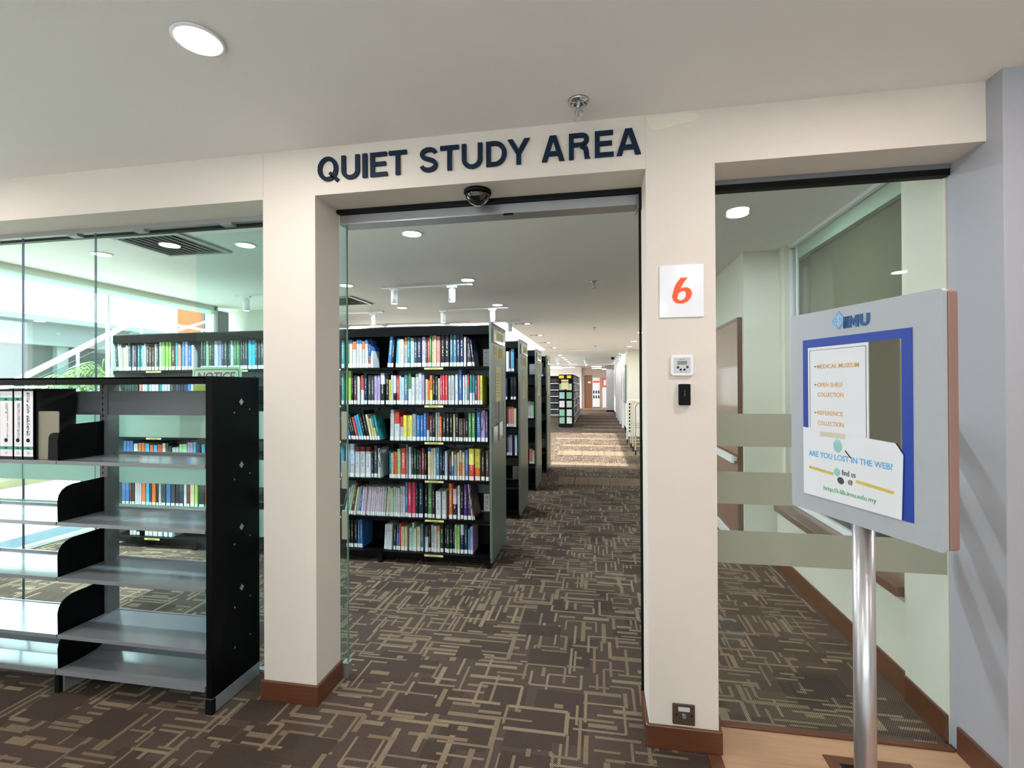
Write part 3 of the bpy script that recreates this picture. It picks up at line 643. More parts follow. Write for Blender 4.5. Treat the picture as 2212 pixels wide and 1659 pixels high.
BOOKS={
'm1':'''-2.285,0.024,0.253,0,t;-2.24,0.029,0.252,0,g;-2.211,0.035,0.256,0,w/b15;-2.175,0.036,0.237,0,w/o30;-2.137,0.026,0.254,0,w/b15;-2.109,0.027,0.253,0,w/b15;-2.08,0.024,0.238,0,w/o30;-2.054,0.028,0.252,0,w/b15;-2.025,0.02,0.21,0,r/b60;-2.004,0.021,0.191,0,w/b20;-1.841,0.037,0.311,5,b;-1.803,0.02,0.251,4,k;-1.765,0.027,0.256,3,c;-1.738,0.022,0.253,1,e;-1.715,0.03,0.252,0,s;-1.683,0.03,0.266,0,s/o25;-1.652,0.024,0.269,0,t;-1.627,0.034,0.26,0,i;-1.591,0.027,0.259,0,d;-1.564,0.041,0.26,0,n;-1.52,0.036,0.266,0,i/v60;-1.483,0.013,0.249,0,u;-1.469,0.022,0.258,0,r;-1.446,0.018,0.302,0,g;-1.427,0.02,0.275,0,e;-1.406,0.02,0.275,0,e;-1.385,0.035,0.268,0,j;-1.346,0.039,0.277,0,k;-1.305,0.039,0.272,0,k;-1.263,0.029,0.279,0,f;-1.233,0.03,0.278,0,f;-1.202,0.03,0.277,0,n;-1.172,0.033,0.277,0,n;-1.134,0.02,0.258,0,w;-1.106,0.022,0.246,0,u;-1.083,0.021,0.235,-6,k;-1.059,0.02,0.231,-7,n''',
'm2':'''-2.287,0.023,0.287,0,t;-2.241,0.021,0.306,0,l;-2.218,0.026,0.306,0,l;-2.19,0.019,0.286,0,k;-2.167,0.029,0.261,0,u;-2.133,0.023,0.255,0,w;-2.099,0.028,0.264,0,w/r50;-2.069,0.031,0.277,0,n;-2.03,0.029,0.262,0,d;-2,0.031,0.261,0,d;-1.968,0.027,0.26,0,v;-1.94,0.027,0.261,0,v;-1.905,0.038,0.281,0,k/w35;-1.859,0.03,0.268,0,k;-1.826,0.018,0.221,0,y;-1.806,0.019,0.262,0,w;-1.786,0.026,0.259,0,k/w60;-1.758,0.029,0.261,0,r;-1.728,0.016,0.257,0,w;-1.711,0.028,0.242,0,i;-1.682,0.033,0.264,0,f;-1.646,0.03,0.279,0,w/g50;-1.614,0.029,0.242,0,w;-1.582,0.03,0.271,0,w;-1.55,0.036,0.279,0,w;-1.513,0.017,0.264,0,v;-1.486,0.023,0.224,0,e;-1.462,0.014,0.212,0,o;-1.446,0.025,0.258,0,y/o50;-1.419,0.021,0.263,0,k;-1.396,0.023,0.249,0,d;-1.369,0.016,0.23,0,e;-1.352,0.02,0.257,0,p;-1.33,0.022,0.257,0,p;-1.306,0.024,0.257,0,r;-1.278,0.025,0.255,0,s;-1.252,0.031,0.255,0,s;-1.217,0.028,0.265,0,w;-1.184,0.031,0.305,0,b;-1.149,0.018,0.257,0,w;-1.128,0.02,0.259,0,w;-1.107,0.015,0.264,0,f/r40;-1.086,0.023,0.257,0,w/t60;-1.062,0.021,0.257,0,w/t60;-1.039,0.022,0.253,0,d;-1.015,0.021,0.253,0,j;-0.993,0.023,0.252,0,y''',
'm3':'''-2.241,0.023,0.208,-14,b;-2.214,0.021,0.219,-14,b;-2.188,0.023,0.227,-14,k;-2.162,0.021,0.235,-14,k;-2.137,0.021,0.212,-14,r;-2.113,0.024,0.224,-14,c;-2.085,0.022,0.235,-14,c;-2.059,0.022,0.25,-14,k;-2.033,0.022,0.269,-13,k;-2.008,0.02,0.235,-12,e;-1.984,0.02,0.198,-11,e;-1.96,0.021,0.221,-12,y/t50;-1.934,0.021,0.228,-12,t;-1.817,0.036,0.274,1,w;-1.775,0.048,0.258,0,w/r42;-1.724,0.03,0.213,0,w/r42;-1.693,0.032,0.225,0,y;-1.66,0.024,0.225,0,y;-1.635,0.025,0.225,0,y;-1.609,0.038,0.237,0,h;-1.568,0.031,0.227,0,b;-1.535,0.028,0.227,0,b;-1.504,0.026,0.249,0,b;-1.476,0.021,0.245,0,w/m60;-1.452,0.028,0.229,0,u;-1.422,0.024,0.246,0,k;-1.396,0.016,0.249,0,s;-1.378,0.019,0.25,0,s;-1.357,0.02,0.217,0,o;-1.333,0.032,0.243,0,k;-1.299,0.03,0.243,0,k;-1.267,0.027,0.243,0,k;-1.236,0.017,0.239,0,e;-1.215,0.027,0.247,0,k;-1.185,0.02,0.2,0,u;-1.164,0.017,0.2,0,u;-1.145,0.019,0.2,0,u;-1.123,0.022,0.211,0,k;-1.098,0.027,0.249,0,g;-1.069,0.031,0.249,0,g;-1.026,0.036,0.255,0,b;-0.989,0.039,0.271,0,v;-0.947,0.023,0.262,0,q''',
'm4':'''-2.291,0.026,0.267,0,c;-2.244,0.04,0.301,0,w/i60;-2.202,0.042,0.302,0,w/i60;-2.157,0.048,0.274,0,w/m15;-2.106,0.049,0.275,0,w/m15;-2.054,0.051,0.275,0,w/m15;-1.996,0.017,0.212,0,n;-1.974,0.034,0.29,0,d;-1.935,0.021,0.265,0,w;-1.824,0.015,0.245,0,t;-1.808,0.018,0.226,0,w;-1.79,0.019,0.238,0,r;-1.77,0.017,0.235,0,o;-1.751,0.031,0.261,0,z;-1.716,0.046,0.269,0,r;-1.669,0.014,0.299,0,h;-1.647,0.024,0.278,0,w;-1.622,0.023,0.271,0,x;-1.595,0.024,0.27,0,x;-1.569,0.017,0.257,0,x;-1.549,0.019,0.25,0,u;-1.525,0.029,0.275,0,m;-1.493,0.015,0.265,0,k;-1.466,0.029,0.278,0,e/b12;-1.435,0.017,0.272,0,e;-1.417,0.023,0.273,0,w;-1.392,0.032,0.278,0,f;-1.356,0.02,0.257,0,n;-1.335,0.018,0.246,0,k;-1.314,0.026,0.25,0,i;-1.271,0.018,0.211,0,u;-1.251,0.019,0.248,0,b/e50;-1.23,0.028,0.223,0,h;-1.198,0.014,0.24,0,e;-1.183,0.024,0.26,0,o/e40;-1.157,0.025,0.242,0,e;-1.129,0.027,0.261,0,b;-1.096,0.048,0.274,0,r/y50;-1.044,0.05,0.274,0,o/y60;-0.988,0.034,0.246,0,k;-0.946,0.029,0.261,0,u;-0.915,0.014,0.254,0,w''',
'm5':'''-2.291,0.018,0.219,12,k;-2.269,0.019,0.25,12,w;-2.245,0.018,0.274,12,w;-2.223,0.018,0.276,12,z;-2.202,0.026,0.298,10,u;-2.172,0.019,0.253,10,e;-2.15,0.02,0.254,9,i;-2.129,0.022,0.224,8,b;-2.103,0.021,0.255,6,a;-2.08,0.021,0.256,6,a;-2.057,0.021,0.257,6,a;-2.035,0.021,0.258,5,a;-2.012,0.019,0.258,5,a;-1.991,0.021,0.257,5,a;-1.969,0.02,0.258,4,a;-1.948,0.019,0.259,4,a;-1.927,0.019,0.257,4,a;-1.906,0.021,0.258,4,a;-1.884,0.019,0.255,4,s;-1.862,0.026,0.263,4,e;-1.83,0.016,0.253,1,s;-1.812,0.019,0.253,0,s;-1.792,0.019,0.261,0,z;-1.771,0.02,0.258,0,s;-1.749,0.024,0.255,0,a;-1.724,0.021,0.271,0,w;-1.702,0.019,0.268,0,w;-1.681,0.027,0.311,0,b;-1.651,0.034,0.313,0,p;-1.615,0.033,0.314,0,p;-1.58,0.021,0.305,0,k;-1.556,0.045,0.306,0,n;-1.501,0.028,0.304,0,k;-1.47,0.04,0.305,0,g;-1.427,0.022,0.284,0,k;-1.397,0.05,0.238,0,w;-1.341,0.041,0.239,0,w;-1.278,0.034,0.311,0,o;-1.242,0.036,0.261,0,n/a50;-1.199,0.022,0.292,0,w;-1.174,0.028,0.295,0,k;-1.141,0.031,0.307,0,q;-1.107,0.033,0.308,0,q;-1.069,0.012,0.317,-7,e;-1.053,0.01,0.317,-9,u''',
'm6':'''-2.243,0.018,0.258,0,k;-2.223,0.018,0.255,0,k;-2.202,0.028,0.252,0,k;-2.169,0.033,0.246,0,k;-2.135,0.02,0.248,0,b;-2.114,0.026,0.256,0,b;-1.885,0.034,0.22,3,w;-1.849,0.045,0.228,2,w;-1.79,0.021,0.224,2,x;-1.766,0.024,0.259,2,b/n40;-1.741,0.017,0.235,2,p;-1.719,0.034,0.211,0,e;-1.684,0.025,0.212,0,e;-1.646,0.029,0.202,0,w;-1.615,0.018,0.248,0,z;-1.596,0.021,0.2,0,w;-1.572,0.034,0.213,0,e;-1.536,0.024,0.244,0,f;-1.495,0.03,0.22,0,w/u40;-1.464,0.019,0.24,0,k;-1.442,0.026,0.234,0,w;-1.414,0.027,0.228,0,w;-1.385,0.026,0.232,0,e/o20;-1.356,0.029,0.245,0,x;-1.318,0.02,0.247,0,k;-1.297,0.024,0.248,0,x;-1.27,0.023,0.249,0,k;-1.245,0.015,0.221,0,k;-1.228,0.024,0.248,0,z;-1.201,0.023,0.245,0,l;-1.174,0.031,0.252,0,n/i35;-1.14,0.03,0.251,0,n;-1.107,0.021,0.216,0,c;-1.085,0.024,0.238,0,v''',
'l1':'''-4.707,0.027,0.263,-4,d;-4.676,0.024,0.266,-4,w;-4.649,0.018,0.258,-4,s;-4.628,0.035,0.231,-3,e;-4.588,0.025,0.251,-2,w;-4.559,0.027,0.288,-2,d;-4.529,0.02,0.252,0,v;-4.506,0.017,0.245,0,d;-4.488,0.015,0.245,0,d;-4.464,0.026,0.253,0,t;-4.436,0.029,0.253,0,t;-4.403,0.017,0.246,0,s;-4.384,0.019,0.264,0,w;-4.361,0.028,0.242,0,u;-4.329,0.027,0.23,0,u;-4.298,0.023,0.229,0,u;-4.271,0.02,0.261,0,w;-4.247,0.025,0.254,0,d;-4.218,0.034,0.281,0,z;-4.179,0.03,0.28,0,l;-4.144,0.033,0.279,0,l;-4.105,0.024,0.279,0,l;-4.074,0.041,0.236,0,u;-4.029,0.025,0.267,0,c;-4.001,0.034,0.252,0,j;-3.957,0.031,0.279,0,c;-3.917,0.03,0.278,0,v;-3.886,0.03,0.236,0,b;-3.848,0.022,0.241,0,w;-3.743,0.022,0.309,0,d;-3.719,0.027,0.308,0,d;-3.688,0.025,0.307,0,z;-3.659,0.031,0.303,0,u;-3.626,0.02,0.303,0,d;-3.603,0.04,0.305,0,w;-3.557,0.036,0.308,0,v;-3.519,0.022,0.304,0,d;-3.492,0.032,0.304,0,d;-3.458,0.031,0.302,0,d;-3.426,0.024,0.302,0,w;-3.395,0.032,0.311,0,g;-3.361,0.034,0.31,0,g;-3.322,0.023,0.299,0,d;-3.296,0.024,0.299,0,d;-3.27,0.027,0.298,0,d;-3.236,0.036,0.304,0,c;-3.198,0.032,0.303,0,c;-3.164,0.024,0.299,0,d;-3.137,0.027,0.298,0,d;-3.107,0.035,0.301,0,d''',
'l2':'''-4.611,0.025,0.241,0,x;-4.583,0.022,0.241,0,x;-4.558,0.026,0.241,0,x;-4.529,0.022,0.241,0,x;-4.504,0.022,0.241,0,x;-4.48,0.021,0.24,0,x;-4.442,0.025,0.24,0,j;-4.407,0.024,0.24,0,w;-4.38,0.026,0.24,0,w;-4.351,0.022,0.239,0,t;-4.327,0.018,0.239,0,w;-4.302,0.022,0.239,0,w;-4.278,0.026,0.239,0,s;-4.249,0.023,0.239,0,w;-4.209,0.022,0.238,0,t;-4.183,0.025,0.238,0,s;-4.156,0.034,0.238,0,s;-4.12,0.027,0.238,0,s;-4.088,0.03,0.237,0,d;-4.054,0.024,0.237,0,k;-4.026,0.024,0.237,0,d;-3.998,0.024,0.237,0,n;-3.97,0.032,0.237,0,k;-3.934,0.036,0.236,0,n;-3.894,0.036,0.236,0,b;-3.854,0.051,0.236,0,w''',
'l4':'''-4.628,0.036,0.293,0,b;-4.589,0.034,0.293,0,b;-4.552,0.035,0.294,0,b;-4.508,0.047,0.266,0,w;-4.455,0.036,0.273,0,o;-4.416,0.036,0.274,0,o;-4.375,0.047,0.268,0,c;-4.319,0.035,0.257,0,o;-4.279,0.041,0.255,0,c;-4.233,0.052,0.261,0,r;-4.178,0.034,0.274,0,e;-4.141,0.031,0.272,0,n;-4.107,0.034,0.248,0,k;-4.067,0.034,0.236,0,s;-4.03,0.036,0.237,0,s;-3.988,0.031,0.268,0,z;-3.954,0.053,0.269,0,z;-3.895,0.028,0.288,0,v;-3.865,0.028,0.286,0,v;-3.832,0.029,0.291,0,c;-3.798,0.039,0.271,0,n;-3.74,0.034,0.272,0,c;-3.701,0.025,0.255,0,k;-3.671,0.039,0.27,0,r''',
'l5':'''-4.647,0.04,0.224,0,b;-4.604,0.04,0.225,0,b;-4.556,0.019,0.226,0,m;-4.532,0.032,0.221,0,k;-4.494,0.023,0.228,0,a;-4.468,0.021,0.229,0,a;-4.444,0.021,0.23,0,a;-4.417,0.045,0.231,0,o;-4.366,0.035,0.226,0,c;-4.328,0.023,0.227,0,n;-4.3,0.044,0.228,0,o;-4.251,0.026,0.223,0,k;-4.222,0.026,0.224,0,s;-4.193,0.05,0.225,0,d;-4.136,0.048,0.227,0,b;-4.082,0.045,0.228,0,d;-4.031,0.039,0.224,0,k;-3.989,0.044,0.225,0,n;-3.938,0.028,0.226,0,w;-3.908,0.033,0.227,0,m;-3.868,0.044,0.223,0,e;-3.818,0.033,0.23,0,l;-3.771,0.064,0.226,0,k;-3.702,0.022,0.221,0,o;-3.677,0.044,0.223,0,o''',
'l6':'''-4.556,0.036,0.143,0,w;-4.515,0.032,0.145,0,w;-4.477,0.038,0.146,0,k;-4.381,0.043,0.151,0,w;-4.335,0.04,0.153,0,e;-4.289,0.052,0.155,0,w;-4.231,0.051,0.157,0,w;-4.166,0.043,0.16,0,w;-4.109,0.043,0.163,0,w''',
}
# ---------------- low steel bookcase in the foreground ----------------
lb = thing('low_bookcase', 'low black and grey steel bookcase with empty shelves in front of the left window', 'bookcase', (-2.7, 2.16, 0))
FY, BY = 2.0, 2.325
b = MB()
b.box(-1.835, -1.800, FY, BY, .075, 1.605)
endp = b.build('end_panel', BLACK, lb, bevel=.003)
b = MB(); b.box(-1.8365, -1.834, FY+.01, BY-.01, .08, 1.6); b.build('panel_inner_face', POSTG, endp)
# diamond perforations on the end panel
DIA = mat('perforation_glint', '9aa6a2', .3, metal=.3)
b = MB()
def diamond(mb, y, z, r, sk=0, x=-1.7995):
    mb.prism([(y-r, z), (y+sk, z-r*1.15), (y+r, z+sk), (y, z+r*1.15)], x, x+.0008, 'x')
for z in (1.476, 1.154, .836, .526): diamond(b, 2.192, z, .0155)
for z in (1.424, 1.088, .762, .445, .245): diamond(b, 2.143, z, .005); diamond(b, 2.252, z+.012, .0045)
b.build('perforation', DIA, endp)
b = MB(); b.box(-1.8345, -1.8005, FY, BY, .004, .074); b.build('base_skirt', SHELFG, lb, bevel=.002)
b = MB(); b.box(-1.837, -1.799, FY-.004, FY+.02, 0, .073); b.build('foot', BLACKM, lb, bevel=.002)
b = MB(); b.box(-2.722, -2.690, FY+.03, BY, .0, .082); b.build('base_skirt', SHELFG, lb)
b = MB(); b.box(-2.727, -2.700, FY+.012, FY+.04, 0, .082); b.build('foot', BLACKM, lb)
for x0, x1 in ((-2.699, -1.838), (-3.60, -2.701)):
    b = MB(); b.box(x0, x1, FY, FY+.012, 1.567, 1.604); b.box(x0, x1, FY, BY, 1.594, 1.604); b.build('canopy', BLACK, lb, bevel=.002)
for x in (-2.70, -3.6):
    b = MB(); b.box(x-.025, x+.025, 2.238, 2.305, .08, 1.594, 0)
    for k in range(46): b.box(x-.008, x-.002, 2.2374, 2.2382, .11+.032*k, .127+.032*k, 1)
    b.build('post', [POSTG, BLACKM], lb)
# shelf trays with rolled front edge
SH = (1.182, .872, .593, .303)
for x0, x1 in ((-2.697, -1.838), (-3.595, -2.703)):
    for z in SH:
        b = MB(); b.box(x0, x1, FY+.002, 2.30, z-.003, z); b.box(x0, x1, FY, FY+.010, z-.018, z+.001); b.box(x0, x1, 2.29, 2.30, z-.018, z+.012 if z > .4 else z+.004)
        b.build('shelf', SHELFG, lb, bevel=.0012)
    b = MB()   # sloped bottom shelf curling up at the back
    prof = [(FY, .128), (FY+.12, .123), (FY+.2, .130), (FY+.26, .155), (FY+.29, .205)]
    for (y0, za), (y1, zb) in zip(prof, prof[1:]): b.prism([(y0, za-.004), (y1, zb-.004), (y1, zb), (y0, za)], x0, x1, 'x')
    b.box(x0, x1, FY-.004, FY+.006, .106, .131)
    b.build('shelf', SHELFG, lb, smooth=False)
b = MB(); b.box(-2.674, -1.838, 2.243, 2.249, 1.402, 1.533); b.build('back_stop', POSTG, lb, bevel=.002)
b = MB(); b.box(-3.58, -2.726, 2.243, 2.249, 1.402, 1.533); b.build('back_stop', POSTG, lb, bevel=.002)
def bracket(x, z):
    pts = [(FY+.006, z-.004), (FY+.004, z+.105), (FY+.010, z+.135), (FY+.024, z+.158), (FY+.046, z+.173), (FY+.075, z+.181), (2.242, z+.187), (2.242, z-.004)]
    b = MB(); b.prism(pts, x-.0012, x+.0012, 'x'); b.prism([(FY+.006, z-.02), (FY+.006, z-.004), (2.242, z-.004), (2.242, z-.02)], x-.0012, x+.0012, 'x')
    for k in range(5): b.box(x-.002, x+.004, 2.238, 2.244, z+.01+.038*k, z+.024+.038*k)
    b.build('shelf_bracket', BLACK, lb)
for z in SH: bracket(-2.6985, z)
bracket(-2.6985, .125)
b = MB(); b.box(-3.3, -2.745, FY-.003, FY+.003, 1.552, 1.563); b.build('label_holder', WHITE, lb)

# lever arch files, a bookend and a grey board on its top shelf
WLAB = mat('file_label', 'eceaf0', .5, var=.02); TEAL = mat('file_band_teal', '2f9c86', .5); MARB = mat('marbled_card', '131316', .7, var=.6, vscale=35)
def arch_file(x0, x1, txt, lab, stack=False, lean=0):
    t = thing('lever_arch_file', lab, 'file', (x0, FY+.02, 1.183), 'lever arch files on the low bookcase')
    y = FY+.02; z = 1.1835; h = .385 - .02
    b = MB(); b.box(x0, x1, y, y+.012, z, z+h); b.box(x0, x0+.003, y, y+.205, z, z+h); b.box(x1-.003, x1, y, y+.205, z, z+h); b.build('file_cover', MARB, t)
    b = MB(); b.box(x0+.004, x1-.004, y+.012, y+.19, z+.006, z+h-.02); b.build('papers', PAPER, t)
    a, c = x0+.004, x1-.004
    if txt is None:
        b = MB(); b.cyl(((a+c)/2, y-.003, z+.098), ((a+c)/2, y+.001, z+.098), .0105, n=20); b.build('finger_ring', POSTG, t); return
    l = MB(); l.box(a, c, y-.0012, y, z+.014, z+h-.012); l = l.build('spine_label', WLAB, t)
    b = MB(); b.box(a, c, y-.0018, y-.0010, z+h-.062, z+h-.044); b.box(a, c, y-.0018, y-.0010, z+.050, z+.066)
    if not stack: b.build('label_band', TEAL, l)
    else:
        b = MB(); b.box(a, c, y-.0018, y-.0010, z+.050, z+.066); b.build('label_band', TEAL, l)
    b = MB(); b.cyl(((a+c)/2, y-.003, z+.098), ((a+c)/2, y-.0008, z+.098), .0105, n=20); b.build('finger_ring', BLACKM, t)
    b = MB(); cx = (a+c)/2
    if stack:
        zz = z+h-.030
        for ch in 'BOOK LOST REPORTED':
            if ch == ' ': zz -= .007; continue
            text(b, ch, (cx-.0085, y-.0012, zz), UX, UZ, .017, .0115, .0006, .01, n=NN); zz -= .0132
    else:
        # text turned to read downwards
        lines = txt
        for i, s_ in enumerate(lines):
            xx = cx + .006 - .010*i if len(lines) > 1 else cx-.003
            text(b, s_, (xx-.001, y-.0012, z+h-.075), (0,0,-1), (1,0,0), min(.19, .0105*len(s_)), .007, .0005, 0, n=NN)
    text(b, 'ABBA', (cx-.011, y-.0020, z+.054), UX, UZ, .022, .0075, .0004, .02, n=NN)
    if not stack: text(b, 'ABBA', (cx-.011, y-.0020, z+h-.057), UX, UZ, .022, .0075, .0004, .02, n=NN)
    for k in range(12):
        a0 = R(30*k); b.cyl((cx+.006*math.cos(a0), y-.0016, z+.032+.006*math.sin(a0)), (cx+.006*math.cos(a0+.5), y-.0016, z+.032+.006*math.sin(a0+.5)), .0006, n=4)
    b.build('label_print', BLACKM, l)
arch_file(-3.165, -3.095, None, 'plain black lever arch file cut off by the left edge, on the low bookcase')
arch_file(-3.088, -3.000, ['HARDCOPY ARTICLES', 'NO. 8'], 'lever arch file labelled HARDCOPY ARTICLES on the low bookcase')
arch_file(-2.996, -2.940, ['SISTEM PEMBEKALAN', 'PERKHIDMATAN (BOOK)'], 'narrow lever arch file with two lines of print, between two wider files')
arch_file(-2.936, -2.868, '', 'lever arch file labelled BOOK LOST REPORTED on the low bookcase', True)
t = thing('grey_board', 'grey backing board leaning beside the files on the low bookcase', 'board', (-2.79, 2.04, 1.184))
b = MB(); b.rbox(-2.864, -2.735, 1.1835, 1.432, 2.038, 2.042, .008); b.build('board_sheet', mat('grey_beige_board', '8d8878', .7, var=.08, vscale=40), t)
t = thing('metal_bookend', 'small black metal bookend on the low bookcase next to the bracket', 'bookend', (-2.73, 2.05, 1.184))
b = MB(); b.prism([(-2.782, 1.1835), (-2.778, 1.300), (-2.765, 1.318), (-2.745, 1.323), (-2.712, 1.323), (-2.712, 1.1835)], 2.022, 2.0245); b.build('upright_plate', BLACK, t)
b = MB(); b.box(-2.782, -2.712, 2.024, 2.036, 1.1832, 1.1848); b.build('foot_plate', BLACK, t)

# ---------------- tall bookcases ----------------
ROWZ = (1.72, 1.39, 1.07, .735, .395, .10)
BAYX = (-4.72, -3.77, -2.83, -1.885, -.905)
PERF = mat('perforated_sheet', '6d7473', .5, metal=.2, var=.08); PANEL = BLACK
def tall_case(name, y, label, full=True, xs=BAYX):
    t = thing(name, label, 'bookcase', ((xs[0]+xs[-1])/2, y+.3, 0), 'double sided tall bookcases along the aisle')
    yb = y+.60; ym = y+.30
    b = MB(); b.box(-.905, -.884, y-.02, yb+.02, .045, 2.085); ep = b.build('end_panel', STEEPGREEN, t, bevel=.002)
    b = MB(); b.box(-.908, -.881, y-.022, yb+.022, 2.085, 2.097); b.build('panel_cap', POSTG, ep)
    if full:
        b = MB(); b.box(xs[0]-.02, xs[0], y-.02, yb+.02, .03, 2.085); b.build('end_panel', mat('end_panel_pale', 'bcd0c4', .5), t)
    for x0, x1 in zip(xs, xs[1:]):
        b = MB(); b.prism([(y-.014, 1.995), (y-.014, 2.07), (y+.03, 2.085), (yb, 2.085), (yb, 2.062), (y+.005, 2.062), (y+.005, 1.995)], x0+.001, x1-.001, 'x'); b.build('canopy', BLACK, t)
        b = MB(); b.box(x0+.02, x1-.02, ym-.002, ym+.002, .1, 2.06, 0)
        b.build('dark_backing', BLACKM, t)  # black sheet added where the space behind the books is only dark
        for z in ROWZ[1:]:
            zt = z + .33
            b = MB(); b.box(x0+.03, x1-.03, ym-.006, ym-.003, zt-.155, zt-.018, 0)
            for k in range(9):
                xx = x0+.08+.1*k; r = .012 if k % 2 else .006
                b.prism([(xx-r, zt-.065), (xx, zt-.065-r), (xx+r, zt-.065), (xx, zt-.065+r)], ym-.0068, ym-.0058, 'y', 1)
            b.build('perforated_strip', [PERF, BLACKM], t)
        for i, z in enumerate(ROWZ):
            dd = .02 if i == 5 else 0
            b = MB(); b.box(x0+.003, x1-.003, y-.012-dd, ym-.01, z-.004, z-.001); b.box(x0+.003, x1-.003, y-.014-dd, y-.010-dd, z-.024, z)
            b.box(x0+.003, x1-.003, ym+.01, yb+.012, z-.004, z-.001); b.box(x0+.003, x1-.003, yb+.010, yb+.014, z-.024, z)
            shf = b.build('shelf', BLACK, t)
            if y < 4.5 and i < 6:
                c = (x0+x1)/2
                b = MB(); b.box(c-.09, c+.08, y-.017-dd, y-.0135-dd, z-.022, z-.006); lh = b.build('shelf_label', YEL, shf)
                b = MB()
                for q in range(9): b.box(c-.05+.010*q, c-.044+.010*q, y-.0178-dd, y-.0165-dd, z-.017, z-.012)
                b.build('label_print', BLACKM, lh)
        b = MB(); b.box(x0+.02, x1-.02, y+.02, yb-.02, .03, .085); b.build('plinth', BLACKM, t)
    for x in xs[1:]:
        b = MB(); b.box(x-.018, x+.012, ym-.02, ym+.02, .02, 2.06); b.build('post', BLACKM, t)
        b = MB(); b.box(x-.03, x+.005, y-.03, y+.04, 0, .085); b.build('foot', BLACKM, t)
    # white perforated side stays at the right end
    for z in ROWZ[:1] + ROWZ[4:5]:
        b = MB(); b.box(-1.03, -.91, ym-.012, ym-.007, z+.01, z+.17, 0)
        for k in range(3):
            for q in (-1.0, -.955): b.box(q-.004, q+.004, ym-.0135, ym-.0115, z+.035+.05*k, z+.043+.05*k, 1)
        b.build('stay_plate', [WHITE, BLACKM], t)
    return t
NEAR = 4.02
tall_case('tall_bookcase', 4.02, 'nearest tall bookcase, full of books, seen through the open doorway')
tall_case('tall_bookcase', 5.55, 'second tall bookcase, just behind the nearest one, by the aisle', False, (-2.83, -1.885, -.905))
tall_case('tall_bookcase', 7.08, 'third tall bookcase from the doorway beside the aisle', False, (-2.83, -1.885, -.905))
tall_case('tall_bookcase', 8.60, 'fourth and farthest of the tall bookcases in the row by the aisle', False, (-2.83, -1.885, -.905))

